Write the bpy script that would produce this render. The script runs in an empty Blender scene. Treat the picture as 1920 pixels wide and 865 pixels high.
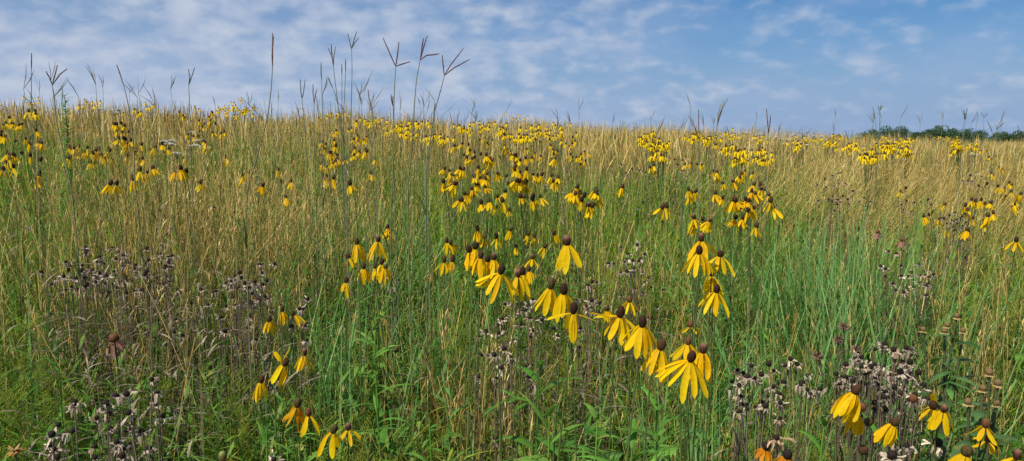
import bpy, math, random
import numpy as np
from mathutils import Vector, Matrix

random.seed(11)
RNG = np.random.default_rng(7)
R = math.radians
scene = bpy.context.scene
COL = scene.collection

# ------------------------------------------------------------------ camera geometry
F = 1387.0                       # focal length in pixels of a 1920 px wide frame (26 mm lens)
EYE = Vector((0, 0, 1.5))
PITCH = R(7.0)
FWD = Vector((0, math.cos(PITCH), -math.sin(PITCH)))
UP = Vector((0, math.sin(PITCH), math.cos(PITCH)))

def ray(px, py):
    d = Vector(((px - 960) / F, 0, 0)) + UP * (-(py - 432.5) / F) + FWD
    return d / d.y

def at(px, py, Y):
    return EYE + ray(px, py) * Y

def ground(x, y):
    x = np.asarray(x, float); y = np.asarray(y, float)
    yc = np.clip(20 + 0.6 * x, 8, 36)
    yy = np.minimum(y, yc)
    t = np.maximum(0, y - yc)
    g = 0.049 * yy - 0.052 * np.clip(x, -22, 25)
    near = np.clip((np.hypot(x, y)) / 3.0, 0, 1)
    bump = 0.05 * np.sin(x * 0.9 + 1.3) * np.sin(y * 0.7) + 0.03 * np.sin(x * 2.1 + y * 1.7)
    return (g + bump * near * (y < 60)) * np.exp(-(t / 25.0) ** 2)

def gz(x, y):
    return float(ground(x, y))

def solve(px, py, h, ymax=40):
    """Depth at which the sight line stands h above the ground."""
    r = ray(px, py)
    prev = None
    Y = 1.0
    while Y < ymax:
        p = EYE + r * Y
        if p.y > 20 + 0.6 * p.x + 1.0 and p.y > 8:
            return Y
        if p.z - gz(p.x, p.y) <= h:
            return Y
        Y *= 1.01
    return ymax

# ------------------------------------------------------------------ materials
def mat_new(name):
    m = bpy.data.materials.new(name); m.use_nodes = True
    nt = m.node_tree; nt.nodes.clear()
    return m, nt.nodes, nt.links

def leafy_material(name, rough=0.5, spec=0.3, trans=0.35, tint=(1.0, 1.0, 0.6), noise_scale=40, noise_amt=0.25, bump=0.0, blotch=None):
    m, N, L = mat_new(name)
    out = N.new('ShaderNodeOutputMaterial')
    at_ = N.new('ShaderNodeAttribute'); at_.attribute_name = 'Col'
    tc = N.new('ShaderNodeTexCoord')
    nz = N.new('ShaderNodeTexNoise'); nz.inputs['Scale'].default_value = noise_scale; nz.inputs['Detail'].default_value = 3
    L.new(tc.outputs['Object'], nz.inputs['Vector'])
    mr = N.new('ShaderNodeMapRange')
    mr.inputs['From Min'].default_value = 0.25; mr.inputs['From Max'].default_value = 0.75
    mr.inputs['To Min'].default_value = 1 - noise_amt; mr.inputs['To Max'].default_value = 1 + noise_amt
    L.new(nz.outputs['Fac'], mr.inputs['Value'])
    mul = N.new('ShaderNodeVectorMath'); mul.operation = 'SCALE'
    L.new(at_.outputs['Color'], mul.inputs[0]); L.new(mr.outputs['Result'], mul.inputs['Scale'])
    if blotch:
        n2 = N.new('ShaderNodeTexNoise'); n2.inputs['Scale'].default_value = blotch[0]; n2.inputs['Detail'].default_value = 4; L.new(tc.outputs['Object'], n2.inputs['Vector'])
        m2 = N.new('ShaderNodeMapRange'); m2.inputs['From Min'].default_value = .58; m2.inputs['From Max'].default_value = .72; m2.inputs['To Max'].default_value = blotch[2]
        L.new(n2.outputs['Fac'], m2.inputs['Value'])
        bm_ = N.new('ShaderNodeMix'); bm_.data_type = 'RGBA'; L.new(m2.outputs['Result'], bm_.inputs['Factor']); L.new(mul.outputs['Vector'], bm_.inputs['A']); bm_.inputs['B'].default_value = (*blotch[1], 1)
        class mul: outputs = {'Vector': bm_.outputs['Result']}
    bs = N.new('ShaderNodeBsdfPrincipled')
    bs.inputs['Roughness'].default_value = rough
    bs.inputs['Specular IOR Level'].default_value = spec
    L.new(mul.outputs['Vector'], bs.inputs['Base Color'])
    if bump:
        bp = N.new('ShaderNodeBump'); bp.inputs['Strength'].default_value = bump; bp.inputs['Distance'].default_value = 0.002
        L.new(nz.outputs['Fac'], bp.inputs['Height']); L.new(bp.outputs['Normal'], bs.inputs['Normal'])
    if trans > 0:
        tm = N.new('ShaderNodeVectorMath'); tm.operation = 'MULTIPLY'; tm.inputs[1].default_value = tint
        L.new(mul.outputs['Vector'], tm.inputs[0])
        tr = N.new('ShaderNodeBsdfTranslucent'); L.new(tm.outputs['Vector'], tr.inputs['Color'])
        mx = N.new('ShaderNodeMixShader'); mx.inputs['Fac'].default_value = trans
        L.new(bs.outputs['BSDF'], mx.inputs[1]); L.new(tr.outputs['BSDF'], mx.inputs[2])
        L.new(mx.outputs['Shader'], out.inputs['Surface'])
    else:
        L.new(bs.outputs['BSDF'], out.inputs['Surface'])
    return m

M_GRASS = leafy_material('grass_blade', 0.5, 0.16, 0.30, (1.1, 1.15, 0.4), 12, 0.25)
M_DRY = leafy_material('dry_straw', 0.7, 0.15, 0.22, (1.0, 0.95, 0.8), 30, 0.2)
M_LEAF = leafy_material('green_leaf', 0.5, 0.2, 0.34, (1.05, 1.15, 0.35), 60, 0.25, 0.25, (34, (.30, .24, .06), .75))
M_PETAL = leafy_material('yellow_petal', 0.6, 0.1, 0.40, (1.0, 1.0, 0.7), 160, 0.12, 0.25, (90, (.75, .36, .008), .3))
M_SHRIVEL = leafy_material('withered_petal', 0.85, 0.1, 0.15, (1, 1, 1), 300, 0.4, 0.4, (120, (.22, .15, .09), .5))
M_CONE = leafy_material('seed_cone', 0.75, 0.2, 0.0, (1, 1, 1), 700, 0.45, 0.8)
M_STALK = leafy_material('stalk_green', 0.5, 0.3, 0.1, (1, 1, 0.7), 50, 0.2)
M_BARK = leafy_material('tree_bark', 0.9, 0.1, 0.0, (1, 1, 1), 3, 0.3)
M_CROWN = leafy_material('tree_leaves', 0.6, 0.2, 0.2, (1, 1.1, 0.5), 0.5, 0.3)

def ground_material():
    m, N, L = mat_new('prairie_soil')
    out = N.new('ShaderNodeOutputMaterial'); bs = N.new('ShaderNodeBsdfPrincipled')
    tc = N.new('ShaderNodeTexCoord')
    n1 = N.new('ShaderNodeTexNoise'); n1.inputs['Scale'].default_value = 9; n1.inputs['Detail'].default_value = 8
    n2 = N.new('ShaderNodeTexNoise'); n2.inputs['Scale'].default_value = 0.35; n2.inputs['Detail'].default_value = 4
    L.new(tc.outputs['Object'], n1.inputs['Vector']); L.new(tc.outputs['Object'], n2.inputs['Vector'])
    r1 = N.new('ShaderNodeValToRGB')
    r1.color_ramp.elements[0].position = 0.3; r1.color_ramp.elements[0].color = (0.022, 0.018, 0.009, 1)
    r1.color_ramp.elements[1].position = 0.75; r1.color_ramp.elements[1].color = (0.10, 0.075, 0.035, 1)
    r2 = N.new('ShaderNodeValToRGB')
    r2.color_ramp.elements[0].position = 0.35; r2.color_ramp.elements[0].color = (0.05, 0.07, 0.02, 1)
    r2.color_ramp.elements[1].position = 0.7; r2.color_ramp.elements[1].color = (0.14, 0.11, 0.05, 1)
    L.new(n1.outputs['Fac'], r1.inputs['Fac']); L.new(n2.outputs['Fac'], r2.inputs['Fac'])
    mx = N.new('ShaderNodeMix'); mx.data_type = 'RGBA'; mx.inputs['Factor'].default_value = 0.4
    L.new(r1.outputs['Color'], mx.inputs['A']); L.new(r2.outputs['Color'], mx.inputs['B'])
    L.new(mx.outputs['Result'], bs.inputs['Base Color']); bs.inputs['Roughness'].default_value = 0.95
    bp = N.new('ShaderNodeBump'); bp.inputs['Strength'].default_value = 0.6; bp.inputs['Distance'].default_value = 0.05
    L.new(n1.outputs['Fac'], bp.inputs['Height']); L.new(bp.outputs['Normal'], bs.inputs['Normal'])
    L.new(bs.outputs['BSDF'], out.inputs['Surface'])
    return m

# ------------------------------------------------------------------ mesh helpers
def mesh_from_arrays(name, verts, quads, cols, mats, smooth=False, mat_idx=None):
    """verts (n,3), quads (m,4), cols (n,3)."""
    me = bpy.data.meshes.new(name)
    n, m = len(verts), len(quads)
    me.vertices.add(n); me.vertices.foreach_set('co', np.asarray(verts, np.float32).ravel())
    me.loops.add(m * 4); me.loops.foreach_set('vertex_index', np.asarray(quads, np.int32).ravel())
    me.polygons.add(m)
    me.polygons.foreach_set('loop_start', np.arange(m, dtype=np.int32) * 4)
    me.polygons.foreach_set('loop_total', np.full(m, 4, np.int32))
    if mat_idx is not None:
        me.polygons.foreach_set('material_index', np.asarray(mat_idx, np.int32))
    if smooth:
        me.polygons.foreach_set('use_smooth', np.ones(m, bool))
    me.update(calc_edges=True)
    a = me.attributes.new('Col', 'FLOAT_COLOR', 'POINT')
    c = np.ones((n, 4), np.float32); c[:, :3] = cols
    a.data.foreach_set('color', c.ravel())
    for mt in mats: me.materials.append(mt)
    return me

class MB:
    """Collects shapes; build() links them as ONE mesh object."""
    def __init__(s):
        s.v = []; s.f = []; s.c = []; s.m = []; s.n = 0
    def add(s, v, f, c, mi=0):
        v = np.asarray(v, float); f = np.asarray(f, int)
        c = np.asarray(c, float)
        if c.ndim == 1: c = np.tile(c, (len(v), 1))
        s.v.append(v); s.f.append(f + s.n); s.c.append(c); s.m += [mi] * len(f); s.n += len(v)
    def mesh(s, name, mats, smooth=True):
        if not isinstance(mats, (list, tuple)): mats = [mats]
        return mesh_from_arrays(name, np.concatenate(s.v), np.concatenate(s.f), np.clip(np.concatenate(s.c), 0, 1), mats, smooth, s.m)
    # --- shapes
    def tube(s, pts, rad, col, sides=5, mi=0):
        pts = [Vector(p) for p in pts]; n = len(pts)
        if not hasattr(rad, '__len__'): rad = [rad] * n
        V = []; C = []
        col = np.asarray(col, float)
        for i, p in enumerate(pts):
            t = (pts[min(i + 1, n - 1)] - pts[max(i - 1, 0)]).normalized()
            a = t.orthogonal() if abs(t.z) < 0.9 else t.cross(Vector((0, 1, 0)))
            a.normalize(); b = t.cross(a)
            for k in range(sides):
                q = 2 * math.pi * k / sides
                V.append(p + (a * math.cos(q) + b * math.sin(q)) * rad[i])
                C.append(col if col.ndim == 1 else col[i])
        Q = []
        for i in range(n - 1):
            for k in range(sides):
                k2 = (k + 1) % sides
                Q.append((i * sides + k, i * sides + k2, (i + 1) * sides + k2, (i + 1) * sides + k))
        s.add([tuple(v) for v in V], Q, np.array(C), mi)
    def ribbon(s, pts, side, width, col0, col1=None, cup=0.0, mi=0, up=None):
        """three verts across; pts list of Vectors, side list of unit Vectors, width list."""
        V = []; C = []; n = len(pts)
        col0 = np.asarray(col0, float); col1 = col0 if col1 is None else np.asarray(col1, float)
        for i in range(n):
            t = (pts[min(i + 1, n - 1)] - pts[max(i - 1, 0)]).normalized()
            nr = side[i].cross(t).normalized()
            q = i / (n - 1); c = col0 * (1 - q) + col1 * q
            V += [pts[i] - side[i] * width[i] * .5 + nr * cup * width[i], pts[i], pts[i] + side[i] * width[i] * .5 + nr * cup * width[i]]
            C += [c, c * 0.93, c]
        Q = []
        for i in range(n - 1):
            for k in (0, 1):
                Q.append((i * 3 + k, i * 3 + k + 1, i * 3 + k + 4, i * 3 + k + 3))
        s.add([tuple(v) for v in V], Q, np.array(C), mi)

def lerp(a, b, t): return a + (b - a) * t
def rgb(*c): return np.array(c, float)
def jit(c, a=0.15):
    c = np.asarray(c, float); return np.clip(c * random.uniform(1 - a, 1 + a) * np.array([random.uniform(1 - a * .4, 1 + a * .4) for _ in range(3)]), 0, 1)

def link(name, me, parent=None, loc=None, rot=None, scale=None):
    o = bpy.data.objects.new(name, me); COL.objects.link(o)
    if parent is not None: o.parent = parent
    if loc is not None: o.location = loc
    if rot is not None: o.rotation_euler = rot
    if scale is not None: o.scale = (scale,) * 3
    return o

def tag(o, label=None, cat=None, group=None, kind=None):
    if label: o['label'] = label
    if cat: o['category'] = cat
    if group: o['group'] = group
    if kind: o['kind'] = kind
    return o

def root_at(name, loc, label, cat, group=None):
    o = bpy.data.objects.new(name, None); COL.objects.link(o)
    o.location = loc; o.empty_display_size = 0.05
    return tag(o, label, cat, group)

# ------------------------------------------------------------------ vectorised grass
def strips(base, az, h, lean, curve, w, col, prof='blade', seg=5, face=None, tipcol=None, tipfrom=0.75, kink=None):
    N = len(base)
    s = np.linspace(0, 1, seg + 1)[None, :]
    if face is None: face = az + np.pi / 2
    hor = h[:, None] * (lean[:, None] * s + curve[:, None] * s ** 2.2)
    z = h[:, None] * (s - 0.5 * np.minimum(curve[:, None], 1.4) * s ** 2.6 - 0.18 * np.abs(lean[:, None]) * s)
    cx, cy = np.cos(az)[:, None], np.sin(az)[:, None]
    wob = 0.012 * h[:, None] * np.sin(s * 5 + (az * 7)[:, None])
    X = base[:, 0:1] + hor * cx + wob * (-cy); Y = base[:, 1:2] + hor * cy + wob * cx; Z = base[:, 2:3] + z
    if prof == 'blade': wp = np.clip(1 - s ** 2.2, 0.06, 1) * (0.7 + 0.3 * np.minimum(1, s * 4))
    elif prof == 'leaf': wp = np.clip(np.sin(np.pi * (0.06 + 0.94 * s) ** 0.75), 0.05, 1)
    elif prof == 'stem': wp = 1 - 0.55 * s
    elif prof == 'ear':   # stem that swells to a seed head in its top quarter
        wp = np.where(s < 0.72, 0.55, 0.55 + 1.6 * np.sin(np.clip((s - 0.72) / 0.28, 0, 1) * np.pi))
    W = 0.5 * w[:, None] * wp
    fx, fy = np.cos(face)[:, None], np.sin(face)[:, None]
    V = np.empty((N, seg + 1, 2, 3), np.float32)
    V[:, :, 0, 0] = X - W * fx; V[:, :, 0, 1] = Y - W * fy; V[:, :, 0, 2] = Z
    V[:, :, 1, 0] = X + W * fx; V[:, :, 1, 1] = Y + W * fy; V[:, :, 1, 2] = Z
    idx = (np.arange(N)[:, None] * (seg + 1) + np.arange(seg)[None, :]) * 2
    Q = np.stack([idx, idx + 1, idx + 3, idx + 2], -1).reshape(-1, 4)
    C = col[:, None, None, :] * (0.54 + 0.60 * s)[:, :, None, None]  # bases naturally darker, deepened further as shade painted into the blade colour
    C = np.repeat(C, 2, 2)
    if tipcol is not None:
        k = np.clip((s - tipfrom) / (1 - tipfrom), 0, 1)[:, :, None, None]
        C = C * (1 - k) + tipcol[:, None, None, :] * k
    return V.reshape(-1, 3), Q, C.reshape(-1, 3)

class Stuff:
    def __init__(s): s.V = []; s.Q = []; s.C = []; s.n = 0
    def add(s, vqc):
        v, q, c = vqc
        s.V.append(v); s.Q.append(q + s.n); s.C.append(c); s.n += len(v)
    def build(s, name, mat, label, cat):
        me = mesh_from_arrays(name, np.concatenate(s.V), np.concatenate(s.Q), np.clip(np.concatenate(s.C), 0, 1), [mat])
        return tag(link(name, me), label, cat, None, 'stuff')

def wedge(n, y0, y1, power=1.0, spread=0.80, margin=0.5):
    """n points between depths y0 and y1 over the width the photo can see; power 1 = even over the area."""
    u = RNG.random(n)
    if power == 1.0: y = np.sqrt(y0 ** 2 + u * (y1 ** 2 - y0 ** 2))
    else: y = y0 * (y1 / y0) ** u
    x = (RNG.random(n) * 2 - 1) * (spread * y + margin)
    k = y < np.clip(20 + 0.6 * x, 8, 36) + 3.0
    return x[k], y[k]

def patchy(x, y, f, seed):
    return 0.5 + 0.25 * (np.sin(x * f + seed) * np.cos(y * f * 0.8 + seed * 2.3) + np.sin((x + y) * f * 0.57 + seed * 1.7) * np.cos((x - y) * f * 0.43 - seed)) \
        + 0.12 * np.sin(x * f * 2.9 + seed * 3) * np.sin(y * f * 2.3 - seed)

def blend(cols, t):
    cols = np.asarray(cols, float); t = np.clip(t, 0, 0.9999) * (len(cols) - 1)
    i = t.astype(int); f = (t - i)[:, None]
    return cols[i] * (1 - f) + cols[i + 1] * f

def blobs(lst):
    """(px, py, Y, radius, count) -> scattered x, y"""
    xs, ys = [], []
    for px, py, Y, r, n in lst:
        p = at(px, py, Y)
        xs.append(p.x + RNG.normal(0, r * .6, n)); ys.append(p.y + RNG.normal(0, r * .8, n))
    x, y = np.concatenate(xs), np.concatenate(ys)
    k = y > 1.25
    return x[k], y[k]

def canopy(x, y):
    """typical height of the grass at a place: shorter right in front of the camera"""
    d = np.hypot(x, y)
    h = 0.78 + 0.25 * np.clip((d - 1.5) / 3.0, 0, 1)
    return h * (0.80 + 0.36 * patchy(x, y, 1.5, 4.0))

GREEN = [(.05, .13, .010), (.09, .21, .014), (.15, .29, .020), (.32, .39, .035), (.21, .33, .028)]
BLUEG = [(.09, .24, .05), (.13, .29, .075), (.23, .37, .14), (.15, .31, .065)]
STRAW = [(.24, .13, .035), (.44, .28, .08), (.60, .41, .13), (.72, .55, .23), (.50, .38, .09)]
OLIVE = [(.16, .19, .035), (.29, .29, .06), (.38, .33, .08)]
BROWN = [(.09, .06, .035), (.18, .125, .075), (.27, .21, .14)]

def grasses():
    # ---- green blades
    S = Stuff()
    for (n, y0, y1, wmin, wmax, hs, seg) in ((23000, 1.15, 3.2, .003, .009, 1.0, 8), (46000, 3.2, 8.5, .005, .012, 1.04, 6), (26000, 8.5, 38, .006, .012, .92, 4)):
        x, y = wedge(n, y0, y1, margin=.5)
        p = patchy(x, y, .9, 1.0)
        k = RNG.random(len(x)) < np.clip(0.35 + 1.1 * (p - .2), .2, 1)
        x, y = x[k], y[k]; N = len(x)
        az = RNG.random(N) * 2 * np.pi
        h = canopy(x, y) * RNG.uniform(.55, 1.08, N) * hs
        cv = np.abs(RNG.normal(0.12, .30, N)); ln = RNG.normal(0, .12, N) * np.where(RNG.random(N) < .2, 2.6, 1)
        t = np.clip(patchy(x, y, 1.7, 9.) * .8 + RNG.normal(.1, .28, N), 0, 1)
        c = blend(GREEN, t) * RNG.uniform(.65, 1.4, N)[:, None]
        bl = RNG.random(N) < .10
        c[bl] = blend(BLUEG, RNG.random(bl.sum()))
        tip = np.where((RNG.random(N) < .3)[:, None], np.array([.38, .28, .11]), c * 1.1)
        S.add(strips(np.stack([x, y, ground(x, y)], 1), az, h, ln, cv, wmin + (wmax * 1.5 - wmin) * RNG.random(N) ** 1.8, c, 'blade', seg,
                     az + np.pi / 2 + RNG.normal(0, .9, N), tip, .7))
    # long arching blades that catch the light in front
    x, y = wedge(620, 1.25, 2.6); N = len(x); az = RNG.random(N) * 2 * np.pi
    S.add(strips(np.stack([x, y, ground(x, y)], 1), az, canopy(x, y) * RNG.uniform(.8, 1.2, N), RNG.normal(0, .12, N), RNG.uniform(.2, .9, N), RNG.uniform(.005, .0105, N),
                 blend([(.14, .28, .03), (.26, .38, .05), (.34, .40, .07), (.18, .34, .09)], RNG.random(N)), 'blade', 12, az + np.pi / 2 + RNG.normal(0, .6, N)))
    # fine low tangle
    x, y = wedge(26000, 1.1, 5.5); N = len(x)
    az = RNG.random(N) * 2 * np.pi
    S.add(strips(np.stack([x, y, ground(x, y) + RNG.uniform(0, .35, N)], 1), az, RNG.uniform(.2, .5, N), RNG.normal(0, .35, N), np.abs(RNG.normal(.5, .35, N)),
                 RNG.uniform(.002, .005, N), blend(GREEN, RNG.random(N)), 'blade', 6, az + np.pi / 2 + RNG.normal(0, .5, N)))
    # short grass where the photographer stands
    x = RNG.uniform(-2.2, 2.2, 5000); y = RNG.uniform(-1.2, 1.2, 5000); N = 5000
    az = RNG.random(N) * 2 * np.pi
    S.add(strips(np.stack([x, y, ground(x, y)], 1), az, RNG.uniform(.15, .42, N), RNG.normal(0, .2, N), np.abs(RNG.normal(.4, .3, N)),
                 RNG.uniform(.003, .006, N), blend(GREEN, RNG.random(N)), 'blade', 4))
    S.build('green_grass', M_GRASS, 'green meadow grass blades filling the whole prairie between the flowers', 'grass')

    # ---- blue green switchgrass tufts
    S = Stuff()
    x, y = blobs([(1600, 430, 3.1, .22, 420), (1520, 430, 3.0, .18, 240), (1470, 470, 2.8, .25, 180), (1660, 520, 2.5, .22, 150), (1560, 560, 2.2, .25, 160), (1400, 520, 2.2, .15, 90),
                  (610, 600, 2.1, .20, 190), (590, 690, 1.75, .16, 130), (640, 720, 1.7, .12, 90), (1375, 660, 1.7, .16, 150), (1330, 770, 1.55, .13, 90), (1420, 760, 1.6, .12, 60),
                  (735, 400, 3.4, .3, 200), (790, 560, 2.2, .16, 100), (690, 380, 3.8, .3, 160), (15, 620, 1.7, .08, 26), (60, 740, 1.5, .07, 16), (1240, 560, 2.2, .15, 70),
                  (560, 430, 3.0, .3, 120), (960, 820, 1.45, .1, 30), (1700, 600, 2.2, .2, 80), (880, 520, 2.6, .2, 70)])
    N = len(x); az = RNG.random(N) * 2 * np.pi
    h = canopy(x, y) * np.where(x > .75, RNG.uniform(.8, 1.38, N), RNG.uniform(.72, 1.2, N))
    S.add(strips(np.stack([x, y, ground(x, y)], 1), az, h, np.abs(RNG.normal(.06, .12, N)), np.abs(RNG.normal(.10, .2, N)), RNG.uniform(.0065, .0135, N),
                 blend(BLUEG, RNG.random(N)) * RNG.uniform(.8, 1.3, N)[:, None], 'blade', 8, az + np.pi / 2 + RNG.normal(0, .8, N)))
    S.build('switchgrass', M_GRASS, 'blue-green broad-bladed switchgrass tufts, the largest right of centre', 'grass')

    # ---- dry straw coloured stems with narrow seed heads
    S = Stuff()
    def dry(x, y, wmin, wmax, hmul, ears, seg=5, lean_to=None):
        N = len(x)
        az = RNG.random(N) * 2 * np.pi if lean_to is None else RNG.normal(lean_to, .5, N)
        h = canopy(x, y) * RNG.uniform(.74, 1.2, N) * hmul * (1 - .07 * np.clip((x - 6) / 10, 0, 1))
        ln = np.abs(RNG.normal(0, .09, N)) * np.where(RNG.random(N) < .2, 3.0, 1); cv = np.abs(RNG.normal(0, .12, N)) if lean_to is None else np.abs(RNG.normal(.28, .15, N))
        t = np.clip(patchy(x, y, 1.3, 5.) * .6 + RNG.normal(.2, .25, N), 0, 1)
        c = blend(STRAW, t) * RNG.uniform(.7, 1.35, N)[:, None]
        ol = RNG.random(N) < .28; c[ol] = blend(OLIVE, RNG.random(ol.sum()))
        base = np.stack([x, y, ground(x, y)], 1); w = RNG.uniform(wmin, wmax, N)
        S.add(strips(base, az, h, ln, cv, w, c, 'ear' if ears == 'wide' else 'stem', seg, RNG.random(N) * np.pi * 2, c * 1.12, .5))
        if ears == 'full':
            for k in range(6):
                s = RNG.uniform(.84, 1.0, N)
                hor = h * (ln * s + cv * s ** 2.2)
                z = h * (s - .5 * cv * s ** 2.6 - .18 * ln * s)
                b = base + np.stack([hor * np.cos(az), hor * np.sin(az), z], 1)
                a2 = RNG.random(N) * 2 * np.pi
                S.add(strips(b, a2, RNG.uniform(.014, .034, N), np.abs(RNG.normal(.35, .2, N)), RNG.uniform(0, .3, N), RNG.uniform(.0018, .0035, N), c * RNG.uniform(.9, 1.3, N)[:, None], 'leaf', 2))
    x, y = wedge(2300, 1.5, 3.2); k = RNG.random(len(x)) < np.clip(patchy(x, y, 1.5, 3.) * 1.5 - .25, 0.08, 1); dry(x[k], y[k], .0018, .0032, 1.05, 'full', 7)
    x, y = wedge(15000, 3.2, 8.5); k = RNG.random(len(x)) < np.clip(patchy(x, y, 1.0, 3.) * 2.2 - .65, 0.08, 1) * np.clip((y - 2.0) / 4.5, .3, 1); dry(x[k], y[k], .0022, .004, 1.02, 'full', 5)
    x, y = wedge(60000, 8.0, 38); dry(x, y, .004, .008, 1.0, 'wide', 6)
    x = RNG.uniform(-15, 6, 22000); y = 20 + .6 * x - RNG.uniform(-1.5, 5.5, 22000); k = (y > 6) & (np.abs(x) < .82 * y + .5); dry(x[k], y[k], .004, .0075, .90, 'wide', 6)
    x, y = blobs([(450, 430, 2.9, .45, 500), (490, 390, 3.6, .6, 700), (380, 400, 3.2, .4, 350), (560, 410, 3.3, .4, 300), (1150, 430, 3.2, .35, 250), (1200, 520, 2.4, .3, 140),
                  (870, 640, 1.95, .16, 70), (850, 700, 1.75, .14, 60), (900, 760, 1.6, .14, 60), (930, 640, 1.9, .15, 40), (130, 420, 2.8, .5, 320), (40, 480, 2.3, .3, 140), (250, 400, 3., .4, 240), (1780, 560, 2.3, .3, 130), (1880, 560, 2.3, .2, 90),
                  (1500, 640, 1.9, .2, 40), (700, 760, 1.6, .12, 30), (330, 640, 1.9, .25, 80)])
    dry(x, y, .0018, .0034, 1.06, 'full', 7)
    x, y = blobs([(1700, 330, 6.0, 1.2, 2200), (1800, 325, 6.6, 1.2, 2200), (1560, 320, 5.6, .9, 1300), (1880, 330, 6.0, .8, 800), (1640, 300, 8., 1.2, 1500)])
    dry(x, y, .0028, .005, 1.05, 'full', 6, lean_to=-.4)
    # dead leaves and broken straw low in the sward
    x, y = wedge(12000, 1.2, 5.0); N = len(x); az = RNG.random(N) * 2 * np.pi
    S.add(strips(np.stack([x, y, ground(x, y) + RNG.uniform(0, .5, N)], 1), az, RNG.uniform(.08, .35, N), RNG.normal(0, .6, N), RNG.normal(.4, .6, N), RNG.uniform(.002, .007, N),
                 blend(STRAW, RNG.random(N)) * .8, 'blade', 5))
    S.build('dry_grass', M_DRY, 'dry straw-coloured grass stems with narrow seed heads, thickest along the hill crest', 'grass')

    # ---- brown dead stalks beneath the withered flowers
    S = Stuff()
    x, y = blobs([(200, 520, 2.1, .32, 420), (320, 540, 2.1, .3, 380), (280, 450, 2.6, .3, 300), (440, 570, 1.95, .25, 300), (400, 650, 1.8, .3, 260), (230, 820, 1.5, .16, 120), (220, 620, 1.9, .3, 260),
                  (960, 600, 1.9, .2, 200), (1090, 600, 2., .18, 120), (950, 700, 1.65, .12, 80), (1185, 510, 2.5, .25, 240), (1430, 740, 1.55, .15, 150), (1660, 700, 1.6, .2, 260), (1700, 540, 2.4, .25, 260), (1780, 420, 3.6, .4, 350),
                  (1570, 370, 4.4, .4, 260), (1180, 330, 5, .6, 300), (1010, 390, 3.6, .3, 160)])
    k = RNG.random(len(x)) < .34; x, y = x[k], y[k]; N = len(x); az = RNG.random(N) * 2 * np.pi; h = canopy(x, y) * RNG.uniform(.6, 1.2, N)
    b = np.stack([x, y, ground(x, y)], 1)
    S.add(strips(b, az, h, RNG.normal(0, .1, N), np.abs(RNG.normal(0, .1, N)), RNG.uniform(.0016, .003, N), blend(BROWN, RNG.random(N)), 'stem', 5, RNG.random(N) * 6.3))
    for k in range(7):
        s = RNG.uniform(.25, .9, N); a2 = RNG.random(N) * 6.28
        S.add(strips(b + np.stack([0 * s, 0 * s, h * s], 1), a2, RNG.uniform(.015, .045, N), RNG.uniform(.3, 1.4, N), RNG.uniform(.2, 1.4, N), RNG.uniform(.0035, .007, N),
                     blend([(.14, .105, .065), (.30, .235, .16), (.44, .36, .26)], RNG.random(N)), 'leaf', 4))
    S.build('dead_stalk_undergrowth', M_SHRIVEL, 'tangle of brown dead stalks and shrivelled leaves beneath the withered flowers', 'undergrowth')

    # ---- leafy green undergrowth (forb stems with lance leaves)
    S = Stuff()
    def forbs(x, y, hmul, nl, lw):
        N = len(x); b = np.stack([x, y, ground(x, y)], 1)
        h = canopy(x, y) * RNG.uniform(.55, .98, N) * hmul
        az = RNG.random(N) * 6.28; ln = RNG.normal(0, .08, N)
        c = blend([(.05, .15, .02), (.09, .23, .03), (.15, .31, .04), (.27, .36, .04)], np.clip(patchy(x, y, 2., 2.) * .6 + RNG.normal(.2, .2, N), 0, 1))
        S.add(strips(b, az, h, ln, 0 * h, RNG.uniform(.0025, .004, N), c * .9, 'stem', 4))
        for k in range(nl):
            s = np.clip(.25 + .75 * (k + RNG.random(N)) / nl, 0, 1); a2 = RNG.random(N) * 6.28
            bb = b + np.stack([h * ln * s * np.cos(az), h * ln * s * np.sin(az), h * s * (1 - .18 * np.abs(ln))], 1)
            sc = 1.15 - .55 * s
            S.add(strips(bb, a2, RNG.uniform(.045, .10, N) * sc, RNG.uniform(.35, 1.1, N), RNG.uniform(.1, .9, N), RNG.uniform(.007, .018, N) * lw * sc, c * RNG.uniform(.8, 1.35, N)[:, None], 'leaf', 4))
    x, y = wedge(3900, 1.25, 3.4); k = RNG.random(len(x)) < np.clip(patchy(x, y, 2.0, 7.) * 1.4 - .1, .05, 1); forbs(x[k], y[k], .92, 15, 1.05)
    x, y = wedge(6000, 3.4, 8.5); k = RNG.random(len(x)) < np.clip(patchy(x, y, 1.2, 7.) * 1.7 - .35, .04, 1); forbs(x[k], y[k], .99, 12, 1.6)
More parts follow.
